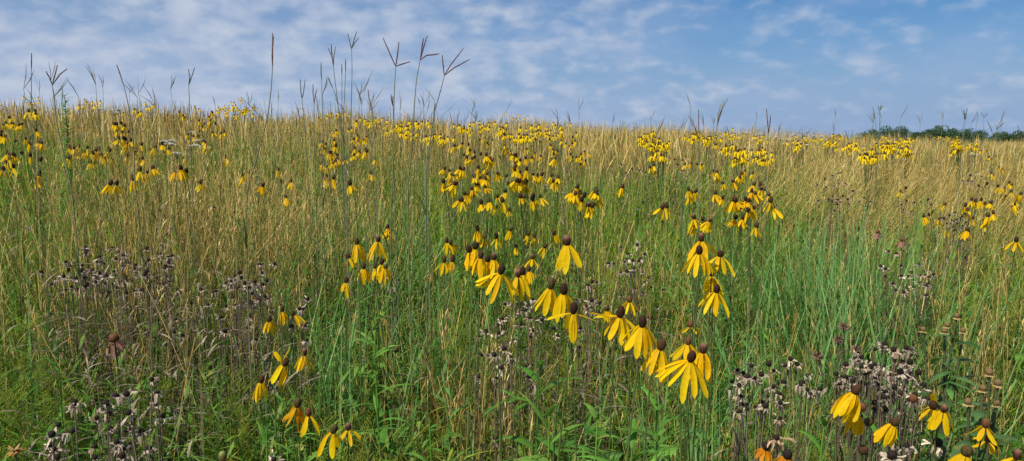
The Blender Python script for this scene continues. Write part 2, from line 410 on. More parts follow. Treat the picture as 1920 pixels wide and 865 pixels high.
    x, y = blobs([(930, 400, 3.4, .45, 260), (1000, 420, 3.2, .4, 200), (880, 430, 3.0, .35, 160), (690, 640, 1.9, .14, 40), (700, 760, 1.6, .14, 40), (1000, 740, 1.6, .18, 80), (1150, 800, 1.5, .2, 80), (480, 780, 1.5, .18, 60), (860, 790, 1.5, .16, 60), (1860, 430, 2.8, .35, 160), (60, 360, 3.8, .5, 160), (180, 350, 3.8, .4, 140), (330, 350, 4., .4, 140), (620, 380, 3.6, .4, 150), (700, 420, 3.1, .35, 140), (90, 760, 1.5, .14, 50), (30, 560, 2., .2, 60), (300, 700, 1.7, .2, 60), (380, 820, 1.45, .14, 40), (750, 700, 1.7, .16, 60), (830, 600, 2.1, .2, 60), (1090, 690, 1.75, .14, 50), (600, 800, 1.5, .14, 50), (1290, 480, 2.5, .25, 100), (1340, 590, 2.1, .18, 60), (1760, 470, 2.5, .25, 90), (560, 480, 2.5, .3, 90), (1880, 620, 1.8, .18, 50),
                  (1290, 400, 3.2, .35, 150), (1890, 720, 1.55, .14, 50), (640, 360, 4., .4, 140), (260, 370, 3.6, .4, 120), (540, 820, 1.5, .12, 40), (110, 680, 1.7, .15, 40), (1560, 830, 1.45, .15, 40), (660, 840, 1.45, .12, 30)])
    forbs(x, y, .98, 15, 1.05)
    S.build('leafy_undergrowth', M_LEAF, 'low leafy green stems of flower plants crowding between the grasses', 'undergrowth')

    # ---- feathery yellow green foliage patches
    S = Stuff()
    x, y = blobs([(30, 640, 1.7, .09, 26), (80, 720, 1.55, .09, 20), (30, 790, 1.45, .08, 18), (620, 640, 1.9, .12, 20), (720, 800, 1.5, .10, 26), (940, 610, 1.9, .12, 26), (1010, 470, 2.5, .25, 36), (430, 770, 1.6, .12, 22), (860, 660, 1.9, .12, 20),
                  (1690, 430, 3., .3, 60), (1750, 440, 2.9, .25, 50), (1480, 740, 1.6, .1, 24), (1530, 700, 1.7, .1, 20), (420, 490, 2.4, .2, 20), (550, 690, 1.75, .08, 16), (1060, 620, 1.95, .1, 14)])
    N = len(x); b = np.stack([x, y, ground(x, y)], 1); h = canopy(x, y) * RNG.uniform(.6, 1.02, N); az = RNG.random(N) * 6.28
    c = blend([(.10, .16, .015), (.19, .25, .02), (.27, .30, .025)], RNG.random(N))
    S.add(strips(b, az, h, 0 * h, 0 * h, RNG.uniform(.002, .003, N), c * .7, 'stem', 3))
    for k in range(16):
        s = RNG.uniform(.4, 1, N); a2 = RNG.random(N) * 6.28
        L_ = RNG.uniform(.04, .09, N); bb = b + np.stack([0 * s, 0 * s, h * s], 1)
        S.add(strips(bb, a2, L_, RNG.uniform(.5, 1.2, N), RNG.uniform(0, .4, N), RNG.uniform(.001, .002, N), c, 'stem', 2))
        for j in range(9):
            q = (j + 1) / 10
            for sg in (-1, 1):
                bb2 = bb + np.stack([L_ * .8 * q * np.cos(a2), L_ * .8 * q * np.sin(a2), L_ * q * .8], 1)
                S.add(strips(bb2, a2 + sg * 1.2, RNG.uniform(.008, .015, N), RNG.uniform(.9, 1.4, N), RNG.uniform(0, .4, N), RNG.uniform(.0015, .003, N), c * RNG.uniform(.85, 1.2, N)[:, None], 'leaf', 2))
    S.build('feathery_foliage', M_LEAF, 'feathery yellow-green foliage in small patches low between the grasses', 'foliage')

# ------------------------------------------------------------------ flower parts
YEL = [rgb(1, .68, .007), rgb(1, .72, .010), rgb(.98, .61, .006)]

def petals_mesh(L=.045, n=9, droop=-78, spread=None, width=.0105, wilt=0.0, extra=(), seed=0, low=False, col=None, r0=.0048):
    """a whorl of drooping rays round the base of the cone, axis +Z"""
    rnd = random.Random(seed); mb = MB()
    angs = [2 * math.pi * (k + rnd.uniform(-.28, .28)) / n for k in range(n)]
    specs = [(a, L * rnd.uniform(.80, 1.12), rnd.uniform(-12, -48), droop + rnd.uniform(-9, 14), width * rnd.uniform(.85, 1.15)) for a in angs]
    for (a, l, t0, t1) in extra:
        specs.append((R(a), l, t0, t1, width))
    for a, l, t0, t1, w in specs:
        ns = 5 if low else 9
        out = Vector((math.cos(a), math.sin(a), 0)); sd = Vector((-math.sin(a), math.cos(a), 0))
        p = out * r0 + Vector((0, 0, -.001)); pts = []; sides = []; ws = []
        tw = rnd.uniform(-.7, .7) * (1 + 2 * wilt); sb = rnd.uniform(-.26, .26) * (1 + 2 * wilt)
        for i in range(ns):
            q = i / (ns - 1)
            th = R(lerp(t0, t1, 1 - math.exp(-q * 6.0)) + wilt * 40 * math.sin(q * 7 + a * 3))
            d = out * math.cos(th) + Vector((0, 0, 1)) * math.sin(th) + sd * sb * q
            d.normalize()
            if i: p = p + d * (l / (ns - 1))
            pts.append(p.copy())
            s2 = (Matrix.Rotation(tw * q, 3, d) @ sd).normalized(); sides.append(s2)
            prof = (.34 + .66 * min(1, q / .42)) if q < .42 else (1 - .16 * ((q - .42) / .58) - (.62 * max(0, (q - .84) / .16) ** 1.5))
            ws.append(w * prof * (1 - .45 * wilt))
        c = (YEL[rnd.randrange(3)] if col is None else np.asarray(col)) * rnd.uniform(.86, 1.08) * (1, rnd.uniform(.94, 1.08), 1)
        if wilt and col is None: c = c * rgb(1 - .4 * wilt, 1 - .7 * wilt, 1 + wilt)
        mb.ribbon(pts, sides, ws, c * rgb(.92, .82, .6), c, cup=rnd.choice((-.24, -.16, .10)))
    return mb.mesh('petals', M_PETAL)

def cone_mesh(r=.0075, hh=.0105, kind='dark', seed=0, low=False):
    rnd = random.Random(seed); mb = MB()
    nu, nv = (10, 7) if low else (26, 17)
    pal = {'dark': (rgb(.026, .010, .005), rgb(.055, .024, .008)), 'brown': (rgb(.045, .02, .008), rgb(.095, .045, .016)), 'pink': (rgb(.06, .024, .012), rgb(.22, .10, .065)),
           'olive': (rgb(.045, .026, .008), rgb(.105, .078, .022)), 'green': (rgb(.12, .10, .03), rgb(.24, .25, .07)), 'black': (rgb(.014, .008, .006), rgb(.035, .02, .014)), 'rust': (rgb(.10, .034, .014), rgb(.19, .08, .035))}[kind]
    V = []; C = []; Q = []
    ph = rnd.uniform(0, 6)
    for j in range(nv):
        v = j / (nv - 1); th = math.pi * (1 - v)
        for i in range(nu):
            u = 2 * math.pi * i / nu
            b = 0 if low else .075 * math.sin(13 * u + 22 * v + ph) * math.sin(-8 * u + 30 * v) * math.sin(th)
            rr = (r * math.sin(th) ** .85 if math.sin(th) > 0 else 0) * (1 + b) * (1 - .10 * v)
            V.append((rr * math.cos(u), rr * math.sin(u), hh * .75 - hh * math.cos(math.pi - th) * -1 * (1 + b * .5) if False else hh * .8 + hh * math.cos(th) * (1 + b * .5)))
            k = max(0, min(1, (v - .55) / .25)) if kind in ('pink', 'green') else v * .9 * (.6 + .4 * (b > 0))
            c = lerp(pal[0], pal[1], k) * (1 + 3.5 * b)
            C.append(c)
    for j in range(nv - 1):
        for i in range(nu):
            i2 = (i + 1) % nu
            Q.append((j * nu + i, j * nu + i2, (j + 1) * nu + i2, (j + 1) * nu + i))
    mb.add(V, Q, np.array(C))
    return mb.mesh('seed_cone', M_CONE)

def withered_mesh(seed=0, L=.021, n=11, pale=1.0, col=(.54, .455, .36), low=False):
    rnd = random.Random(seed); mb = MB(); ns = 4 if low else 7
    for k in range(n):
        a = 2 * math.pi * (k + rnd.uniform(-.4, .4)) / n
        out = Vector((math.cos(a), math.sin(a), 0)); sd = Vector((-math.sin(a), math.cos(a), 0))
        p = out * .006; pts, sides, ws = [], [], []
        l = L * rnd.uniform(.4, 1.25); t0 = rnd.uniform(-40, 25); bend = rnd.uniform(-190, 60); tw = rnd.uniform(-3.5, 3.5); w = rnd.uniform(.0028, .0052)
        for i in range(ns):
            q = i / (ns - 1); th = R(t0 + bend * q ** 1.3)
            d = (out * math.cos(th) + Vector((0, 0, 1)) * math.sin(th) + sd * rnd.uniform(-.3, .3)).normalized()
            if i: p = p + d * l / (ns - 1)
            pts.append(p.copy()); sides.append((Matrix.Rotation(tw * q, 3, d) @ sd).normalized())
            ws.append(w * (.6 + .6 * math.sin(q * 2.6)) * (1 if q < .95 else .5))
        c = np.asarray(col) * rnd.uniform(.6, 1.3) * pale
        mb.ribbon(pts, sides, ws, c * .75, c * 1.15, cup=rnd.uniform(-.4, .4))
    return mb.mesh('withered_petals', M_SHRIVEL)

def lance_leaf(mb, base, az, L, W, elev=35, droop=70, col=(.07, .15, .025), fold=.16, ns=7, curl=0.0):
    out = Vector((math.cos(az), math.sin(az), 0)); sd0 = Vector((-math.sin(az), math.cos(az), 0))
    p = Vector(base); pts, sides, ws = [], [], []
    for i in range(ns):
        q = i / (ns - 1); th = R(elev - droop * q)
        d = (out * math.cos(th) + Vector((0, 0, math.sin(th))) + sd0 * curl * q).normalized()
        if i: p = p + d * L / (ns - 1)
        pts.append(p.copy()); sides.append(sd0); ws.append(W * max(.04, math.sin(math.pi * (.05 + .93 * q) ** .72)))
    c = jit(col, .18)
    mb.ribbon(pts, sides, ws, c * .85, c * 1.1, cup=fold)
    return pts

def pinnate_leaf(mb, base, az, L, col, n=3, elev=30, droop=55):
    """coneflower leaf: a rachis with paired narrow lobes and one at the tip"""
    out = Vector((math.cos(az), math.sin(az), 0)); p = Vector(base); pts = [p.copy()]
    for i in range(6):
        th = R(elev - droop * i / 6); p = p + (out * math.cos(th) + Vector((0, 0, math.sin(th)))) * L * .62 / 6; pts.append(p.copy())
    mb.tube(pts, [.0011] * 7, np.asarray(col) * .9, 4)
    for k in range(n):
        b = pts[2 + (k * 4) // n]
        for sg in (-1, 1):
            lance_leaf(mb, b, az + sg * random.uniform(.6, 1.0), L * random.uniform(.34, .5) * (1 - .12 * k), L * .085, elev - 15 + random.uniform(-10, 10), 45, col)
    lance_leaf(mb, pts[-1], az + random.uniform(-.15, .15), L * .52, L * .10, elev - droop + 5, 40, col)

LEAFC = [(.09, .24, .028), (.13, .31, .038), (.18, .36, .05), (.12, .26, .055)]

def stem_path(a, b, bow=.03, n=9, nod=0.0):
    a, b = Vector(a), Vector(b); pts = []
    q0 = random.uniform(0, 6.28); off = Vector((math.cos(q0), math.sin(q0), 0)) * bow
    for i in range(n):
        q = i / (n - 1); pts.append(a.lerp(b, q) + off * math.sin(math.pi * q))
    return pts

# shared variants for plants of the middle distance
PETALS_MID = []; PETALS_LEFT = []; CONES_MID = {}; WITH = []; BCONE = []
def make_library():
    for s in range(18):
        PETALS_MID.append(petals_mesh(L=random.uniform(.032, .047), n=random.choice((4, 5, 6, 7, 8, 9)), droop=random.uniform(-85, -56), seed=100 + s, low=True, wilt=random.choice((0, 0, .05, .14))))
    for k in ('dark', 'brown', 'olive', 'pink', 'rust', 'green'):
        CONES_MID[k] = [cone_mesh(random.uniform(.0072, .0088), random.uniform(.0095, .0125), k, 200 + s, low=False) for s in range(3)]
    for s in range(24):
        WITH.append(withered_mesh(300 + s, L=random.uniform(.013, .021), n=random.randint(8, 17), pale=random.uniform(.85, 1.3), col=random.choice([(.52, .42, .31), (.46, .34, .23), (.40, .31, .23), (.55, .45, .32)])))
    for s in range(5):
        BCONE.append(cone_mesh(random.uniform(.0056, .0068), random.uniform(.0055, .0068), 'black', 340 + s))

def head_rot(tilt_x, tilt_y, spin):
    """tilt_x: degrees the head leans to the right of the photo; tilt_y: degrees it leans towards the camera"""
    m = Matrix.Rotation(R(tilt_x), 3, 'Y') @ Matrix.Rotation(R(tilt_y), 3, 'X') @ Matrix.Rotation(spin, 3, 'Z')
    return m.to_euler()

def coneflower(heads, label, group=None, own=True, base_shift=(0, 0), leaves=5, detail='parts', foliage_h=(.25, .75)):
    """heads: dicts with p (world), tx, ty, kind, and for the near ones petal settings. One plant, one thing."""
    c = sum((h['p'] for h in heads), Vector()) / len(heads)
    bx, by = c.x + base_shift[0] + random.uniform(-.04, .04), c.y + base_shift[1] + random.uniform(.0, .05)
    if by < 1.0: by = max(by, .85)
    base = Vector((bx, by, gz(bx, by) - .01))
    root = root_at('yellow_coneflower', base, label, 'coneflower', group)
    ms = MB(); main = None; H = c.z - base.z
    fork = base.lerp(c, .62) + Vector((random.uniform(-.02, .02), random.uniform(-.02, .02), 0))
    scol = jit((.09, .13, .035), .2)
    thick = .0017 if own else .0017
    single = len(heads) == 1
    for i, h in enumerate(heads):
        axis = Matrix.Rotation(R(h.get('tx', 0)), 3, 'Y') @ Matrix.Rotation(R(h.get('ty', 0)), 3, 'X') @ Vector((0, 0, 1))
        top = h['p'] - axis * .002
        if single or i == 0:
            pts = stem_path(base, top - axis * .05, .025, 11) + [top - axis * .018, top]
            if not single: fork = pts[6]
            ms.tube([p - base for p in pts], [thick * lerp(1.25, .62, q / 12) for q in range(13)], scol, 6 if own else 4)
        else:
            pts = stem_path(fork, top - axis * .05, .012, 6) + [top - axis * .018, top]
            ms.tube([p - base for p in pts], [thick * .72] * 8, scol, 6 if own else 4)
    link('stem', ms.mesh('stem', M_STALK), root)
    if leaves:
        ml = MB()
        for k in range(leaves):
            q = lerp(foliage_h[0], foliage_h[1], (k + random.random() * .6) / leaves)
            pinnate_leaf(ml, (fork - base) * (q / .62), random.uniform(0, 6.28), random.uniform(.09, .16) * (1.2 - .6 * q), random.choice(LEAFC), 2 if not own else 3)
        link('leaves', ml.mesh('leaves', M_LEAF), root)
    for h in heads:
        e = bpy.data.objects.new('flower_head', None); COL.objects.link(e); e.parent = root; e.empty_display_size = .01
        e.location = h['p'] - base; e.rotation_euler = head_rot(h.get('tx', 0), h.get('ty', 0), random.uniform(0, 6.28) if not h.get('spin0') else 0)
        sc = h.get('s', 1.0) * (.95 if own else .92); e.scale = (sc,) * 3
        if own:
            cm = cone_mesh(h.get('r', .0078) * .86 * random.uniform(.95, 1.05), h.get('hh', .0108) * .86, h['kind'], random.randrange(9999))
            pm = None if h.get('bare') else petals_mesh(L=h.get('L', .046), n=h.get('n', 9), droop=h.get('droop', -76), width=h.get('w', .0108) * .94, wilt=h.get('wilt', random.choice((0, 0, .05, .10))), extra=h.get('extra', ()), seed=random.randrange(9999))
        else:
            cm = random.choice(CONES_MID[h['kind']]); pm = None if h.get('bare') else random.choice(PETALS_MID)
        link('seed_cone', cm, e)
        if pm: link('petals', pm, e)
        if h.get('label'): e['label'] = h['label']
    return root

def far_coneflower(heads, label, group):
    """a plant a few pixels tall: one mesh"""
    c = sum(heads, Vector()) / len(heads); base = Vector((c.x, c.y, gz(c.x, c.y)))
    mb = MB(); n = len(heads)
    for p in heads:
        sc = random.uniform(.95, 1.25)
        f = base.lerp(c, .6)
        mb.tube([base - base, f - base, p - base], [.003, .0025, .002], (.09, .12, .03), 3, 0)
        ns = random.randint(6, 8); L = .043 * sc
        for k in range(ns):
            a = 2 * math.pi * (k + random.uniform(-.3, .3)) / ns
            out = Vector((math.cos(a), math.sin(a), 0)); sd = Vector((-math.sin(a), math.cos(a), 0))
            t1 = R(random.uniform(-80, -50)); q = p - base
            q0 = q + out * .006; q1 = q0 + out * .014 * sc + Vector((0, 0, -.010 * sc)); q2 = q1 + (out * math.cos(t1) + Vector((0, 0, math.sin(t1)))) * (L - .016)
            mb.ribbon([q0, q1, q2], [sd] * 3, [.006 * sc, .0125 * sc, .007 * sc], YEL[0], YEL[1], mi=1)
        V = []; nu = 6
        for (r, z) in ((.004, -.001), (.0085, .005), (.008, .013), (.0045, .020), (.0006, .0215)):
            for i in range(nu):
                V.append((p.x - base.x + sc * r * math.cos(i * 6.283 / nu), p.y - base.y + sc * r * math.sin(i * 6.283 / nu), p.z - base.z + sc * z))
        Q = [(j * nu + i, j * nu + (i + 1) % nu, (j + 1) * nu + (i + 1) % nu, (j + 1) * nu + i) for j in range(4) for i in range(nu)]
        mb.add(V, Q, jit((.07, .04, .015), .4), 2)
    H = c.z - base.z
    for k in range(5):
        lance_leaf(mb, (0, 0, H * random.uniform(.3, .85)), random.uniform(0, 6.28), random.uniform(.08, .13), .016, 40, 60, random.choice(LEAFC), ns=4)
    o = link('yellow_coneflower', mb.mesh('yellow_coneflower', [M_STALK, M_PETAL, M_CONE]), None, base)
    return tag(o, label, 'coneflower', group)

def withered_flower(heads, label, group=None, big=1.0, col=None, name='withered_coneflower'):
    c = sum((h for h in heads), Vector()) / len(heads)
    bx, by = c.x + random.uniform(-.04, .04), max(.95, c.y + random.uniform(.0, .05)); base = Vector((bx, by, gz(bx, by) - .01))
    root = root_at(name, base, label, 'withered flower', group)
    ms = MB(); scol = jit((.21, .165, .11), .3); fork = None
    for i, p in enumerate(heads):
        if fork is None:
            pts = stem_path(base, p, .02, 9); fork = pts[5]; ms.tube([q - base for q in pts], [.0011] * 9, scol, 4)
        else:
            pts = stem_path(fork, p, .012, 6); ms.tube([q - base for q in pts], [.0010] * 6, scol, 4)
    link('stem', ms.mesh('stem', M_SHRIVEL), root)
    ml = MB(); H = fork.z - base.z
    for k in range(11):
        lance_leaf(ml, (fork - base) * random.uniform(.45, 1.25), random.uniform(0, 6.28), random.uniform(.025, .055), random.uniform(.006, .011), random.uniform(0, 40), random.uniform(90, 190), random.choice([(.17, .14, .10), (.25, .21, .16), (.12, .12, .05)]), fold=.35, ns=5)
    link('leaves', ml.mesh('leaves', M_SHRIVEL), root)
    for p in heads:
        e = bpy.data.objects.new('flower_head', None); COL.objects.link(e); e.parent = root; e.empty_display_size = .01
        e.location = p - base; e.rotation_euler = head_rot(random.gauss(0, 22), random.gauss(8, 22), random.uniform(0, 6.28)); e.scale = (big * random.uniform(.60, 1.0),) * 3
        link('seed_cone', random.choice(BCONE), e)
        if col is None and random.random() < .08: continue
        link('withered_petals', random.choice(WITH) if col is None else withered_mesh(random.randrange(9999), L=.026, n=12, col=col), e)
    return root

# ------------------------------------------------------------------ foreground coneflowers: (label, base shift, [(px, py, depth, kind, lean right, lean to camera, options)])
NEAR = [
 ('yellow coneflower with two tall open heads left of centre, one cone brown and one pinkish', (0, .02), [
    (670, 458, 1.75, 'brown', -4, 4, dict(L=.052, n=10, droop=-82)), (709, 453, 1.75, 'pink', 3, 6, dict(L=.050, n=6, droop=-70)), (655, 484, 1.80, 'brown', -25, 0, dict(L=.036, n=4, s=.9))]),
 ('yellow coneflower with a tight bunch of short heads just below the two tall open ones', (.02, .02), [
    (682, 504, 1.90, 'brown', 0, 4, dict(L=.040, n=9)), (705, 503, 1.95, 'brown', -6, 0, dict(L=.036, n=7)), (716, 496, 1.92, 'dark', 5, 0, dict(L=.040, n=6)), (722, 503, 1.88, 'green', 8, 8, dict(L=.040, n=8))]),
 ('nearly spent coneflower with one hanging yellow petal left on its round brown cone', (0, .03), [
    (649, 530, 1.85, 'brown', 0, 0, dict(L=.038, n=1, extra=((-60, .040, -50, -85), (-120, .025, -30, -60)), spin0=1))]),
 ('small yellow coneflower with short closed petals among the withered flowers, lower of three', (0, .02), [
    (504, 603, 1.75, 'olive', -2, 2, dict(L=.034, n=9, droop=-76))]),
 ('small yellow coneflower with a narrow skirt of petals among the withered flowers, uppermost of three', (0, .02), [
    (529, 584, 1.85, 'brown', 2, 0, dict(L=.034, n=7, droop=-86))]),
 ('small coneflower with petals left only on its right side beside the withered flowers', (0, .02), [
    (550, 592, 1.80, 'olive', -18, 0, dict(L=.033, n=1, extra=((-20, .034, -30, -60), (5, .032, -30, -62), (-45, .033, -40, -70)), spin0=1))]),
 ('coneflower with a dark tilted cone and one yellow petal curling upward on its left', (.0, .03), [
    (533, 685, 1.35, 'brown', 28, 10, dict(L=.048, n=7, droop=-84, extra=((178, .042, 75, 95), (172, .030, 95, 20)), spin0=1))]),
 ('coneflower with a pale pinkish cone and tattered yellow petals above the tilted one', (.01, .03), [
    (570, 666, 1.55, 'pink', 8, 0, dict(L=.038, n=7, droop=-74, w=.008))]),
 ('coneflower with a narrow closed skirt of yellow petals, leftmost of the lower left group', (0, .03), [
    (490, 717, 1.45, 'brown', 8, 5, dict(L=.043, n=9, droop=-88, w=.0085))]),
 ('wilting coneflower with browned shrivelled orange petals under a green-brown cone', (0, .03), [
    (557, 762, 1.28, 'olive', 14, 8, dict(L=.045, n=9, droop=-86, wilt=.55, s=1.08))]),
 ('coneflower with four broad spread yellow petals at the foot of the wilting one', (0, .04), [
    (579, 779, 1.28, 'rust', 0, 6, dict(L=.042, n=6, droop=-64, w=.0115, s=.92))]),
 ('coneflower with an olive cone tilted right and few long petals at the bottom edge', (0, .04), [
    (624, 811, 1.15, 'olive', 20, 6, dict(L=.042, n=5, droop=-70, w=.0105, s=.95))]),
 ('small coneflower with a greyish capped cone and six short spread petals', (.01, .04), [
    (653, 806, 1.35, 'pink', 2, 4, dict(L=.033, n=7, droop=-58, w=.0095, s=.9))]),
 ('coneflower with four overlapping heads crowded together left of the big dark-coned one', (0, .03), [
    (891, 467, 1.55, 'dark', 6, 0, dict(L=.048, n=9, droop=-84)), (880, 473, 1.55, 'dark', -8, 6, dict(L=.044, n=6, droop=-84)), (901, 484, 1.52, 'brown', 4, 4, dict(L=.045, n=9, droop=-84)), (914, 491, 1.60, 'dark', 6, 0, dict(L=.030, n=5, droop=-84))]),
 ('coneflower with a pink-tipped cone and a full yellow skirt behind the big dark-coned one', (.01, .04), [
    (926, 487, 1.58, 'pink', 2, 2, dict(L=.042, n=10, droop=-80))]),
 ('large coneflower with a near-black cone and narrow yellow petals swept down to both sides', (.03, .03), [
    (939, 513, 1.25, 'dark', 10, 14, dict(L=.050, n=8, droop=-58, w=.0105, s=1.05, extra=((8, .045, 10, -55), (-8, .045, 5, -40))))]),
 ('coneflower with one brown and one pale pink cone side by side over tangled petals', (.02, .03), [
    (979, 515, 1.36, 'dark', 4, 0, dict(L=.048, n=8, droop=-80, s=1.0)), (972, 519, 1.33, 'pink', -2, 10, dict(L=.044, n=8, droop=-74, s=.92))]),
 ('tall solitary coneflower with a two-toned pink and maroon cone in the centre of the meadow', (-.03, .04), [
    (1063, 459, 1.30, 'pink', -3, 6, dict(L=.050, n=9, droop=-68, w=.0115, s=1.08, r=.0085))]),
 ('coneflower with a tall olive-brown cone and all its petals hanging to the left', (-.01, .03), [
    (1032, 541, 1.25, 'olive', 12, 8, dict(L=.044, n=9, droop=-80, s=1.05, hh=.013))]),
 ('tall dark-coned coneflower with a dense skirt, between the olive-coned and the splayed one', (-.01, .03), [
    (1057, 551, 1.20, 'dark', 2, 8, dict(L=.046, n=10, droop=-78, s=1.0, hh=.013))]),
 ('coneflower with two yellow petals held out level left and right and three hanging straight down', (-.02, .03), [
    (1075, 587, 1.13, 'dark', 3, 10, dict(L=.046, n=0, w=.011, s=1.02, hh=.0125, spin0=1, extra=((185, .040, -6, -22), (-5, .040, -2, -18), (-110, .046, -40, -84), (-80, .047, -40, -82), (-60, .044, -40, -80), (90, .04, -40, -80), (130, .04, -30, -75))))]),
 ('small coneflower with a round pink cone and thin petals above the dark-coned row', (.0, .03), [
    (1180, 566, 1.50, 'rust', 0, 5, dict(L=.034, n=6, droop=-58, w=.008, r=.0075, hh=.008))]),
 ('coneflower with petals reaching out left under its dark cone, first of the descending row', (0, .03), [
    (1162, 594, 1.14, 'dark', 8, 10, dict(L=.046, n=6, droop=-76, w=.0115, s=1.03, hh=.0122, spin0=1, extra=((185, .048, -25, 8), (165, .040, 0, -25), (-15, .045, -10, -45))))]),
 ('dark-coned coneflower with a wide fan of straight petals, second of the descending row', (.0, .03), [
    (1204, 612, 1.09, 'dark', 3, 10, dict(L=.049, n=10, droop=-66, w=.0115, s=1.03, hh=.0122))]),
 ('coneflower with a knobbly brown cone and sparse twisted petals, third of the descending row', (.01, .03), [
    (1238, 655, 1.08, 'brown', 14, 8, dict(L=.048, n=8, droop=-74, w=.0105, wilt=.12, s=1.03))]),
 ('young coneflower with a bare pinkish cone and thin yellow rays just opening', (.0, .03), [
    (1295, 613, 1.50, 'rust', 0, 0, dict(L=.024, n=6, droop=-25, w=.005, r=.0075, hh=.0085))]),
 ('coneflower with a small red-brown cone and one petal held out left, behind the largest bloom', (.01, .03), [
    (1290, 645, 1.22, 'rust', 2, 6, dict(L=.044, n=7, droop=-60, w=.0115, r=.0068, hh=.008, extra=((180, .038, 5, -25),)))]),
 ('coneflower with a pink-capped dark cone and petals trailing right, behind the largest bloom', (.01, .03), [
    (1318, 661, 1.14, 'pink', 4, 4, dict(L=.048, n=8, droop=-80, w=.011, s=1.0))]),
 ('largest coneflower in bloom, with a big dark cone and long yellow petals sweeping down left', (.02, .03), [
    (1294, 677, 1.04, 'dark', 12, 14, dict(L=.056, n=10, droop=-58, w=.0115, s=1.03, r=.0082, hh=.0112, extra=((200, .052, -5, -46), (180, .05, -10, -40)), spin0=1))]),
 ('coneflower with two stacked heads over wide drooping skirts, left in the upper right cluster', (.0, .03), [
    (1315, 452, 1.40, 'pink', -2, 5, dict(L=.048, n=9, droop=-62)), (1311, 476, 1.33, 'dark', -2, 8, dict(L=.048, n=10, droop=-66, w=.0105))]),
 ('coneflower with petals spread like a parasol, rightmost of the upper right cluster', (.0, .03), [
    (1350, 481, 1.45, 'dark', 4, 6, dict(L=.044, n=8, droop=-58, r=.008, hh=.0085))]),
 ('coneflower with three dark cones in a column below the upper right cluster', (.0, .03), [
    (1334, 517, 1.38, 'dark', 0, 2, dict(L=.048, n=8, droop=-78, w=.009)), (1340, 538, 1.42, 'dark', 2, 0, dict(L=.040, n=5, droop=-80)), (1343, 548, 1.33, 'dark', 3, 10, dict(L=.046, n=9, droop=-66))]),
 ('coneflower with a huge drooping skirt of layered yellow petals, its brown cone bent right', (.02, .04), [
    (1602, 738, .97, 'brown', 24, 4, dict(L=.046, n=11, droop=-86, w=.011, s=.9)), (1606, 778, 1.0, 'brown', 8, 0, dict(L=.038, n=8, droop=-87, w=.0105, s=.85))]),
 ('coneflower with a dark flat cone and a curtain of yellow petals hanging to its left', (.02, .05), [
    (1675, 797, .95, 'brown', 24, 8, dict(L=.036, n=10, droop=-85, w=.010, s=.9, r=.0085, hh=.0085))]),
 ('coneflower with two maroon cones touching and one petal standing up between them', (.02, .04), [
    (1750, 766, 1.05, 'dark', -8, 10, dict(L=.028, n=6, droop=-66, w=.0105, r=.0075, hh=.0085, spin0=1, extra=((40, .030, 80, 110),))), (1769, 771, 1.02, 'pink', 2, 14, dict(L=.034, n=7, droop=-76, w=.012, r=.0068, hh=.0075))]),
 ('coneflower with a round pink cone over four short petals and a second fallen-petalled head below', (.01, .04), [
    (1847, 800, 1.06, 'rust', 4, 10, dict(L=.029, n=6, droop=-52, w=.009, r=.0072, hh=.0088)), (1852, 826, 1.08, 'rust', 0, 14, dict(L=.022, n=4, droop=-40, r=.0065, hh=.0065))]),
 ('coneflower cut by the bottom edge with an olive cone and yellow petals below it', (.01, .05), [
    (1810, 853, .95, 'olive', 10, 12, dict(L=.044, n=9, droop=-74, w=.0125, r=.009, hh=.0095))]),
 ('coneflower with a rosy cone low in the bottom right corner', (.01, .05), [
    (1906, 860, 1.05, 'pink', 0, 10, dict(L=.036, n=6, droop=-50, w=.01))]),
 ('coneflower peeking over the bottom edge with a green cone, left of centre', (.01, .05), [
    (418, 864, 1.10, 'green', 0, 5, dict(L=.034, n=7, droop=-30, w=.01))]),
 ('lone small dark-coned coneflower near the right edge above the tall green grass', (.01, .03), [
    (1905, 454, 2.1, 'dark', 0, 5, dict(L=.040, n=7, droop=-52))]),
]

def near_flowers():
    for label, sh, hs in NEAR:
        heads = []
        for px, py, Y, kind, tx, ty, o in hs:
            d = dict(p=at(px, py, Y), kind=kind, tx=tx, ty=ty); d.update(o); heads.append(d)
        coneflower(heads, label, None, True, sh, leaves=6)
    # round seed heads that have lost every petal
    for px, py, Y, k, lab in ((1614, 769, 1.1, 'rust', 'petal-less brown coneflower seed head beside the huge drooping skirt'), (1627, 797, 1.12, 'olive', 'round brown bare seed head below the huge drooping skirt'),
                              (1617, 850, 1.0, 'brown', 'bare round seed head at the bottom edge below the drooping yellow skirt'), (1711, 753, 1.2, 'rust', 'orange-brown bare round cone among the pale withered flowers'),
                              (742, 660, 1.7, 'olive', 'tiny bare grey cone on a thin stalk left of the yellowish stems')):
        coneflower([dict(p=at(px, py, Y), kind=k, tx=5, ty=10, bare=1, r=.0085, hh=.0085)], lab, None, True, (0, .03), leaves=3)

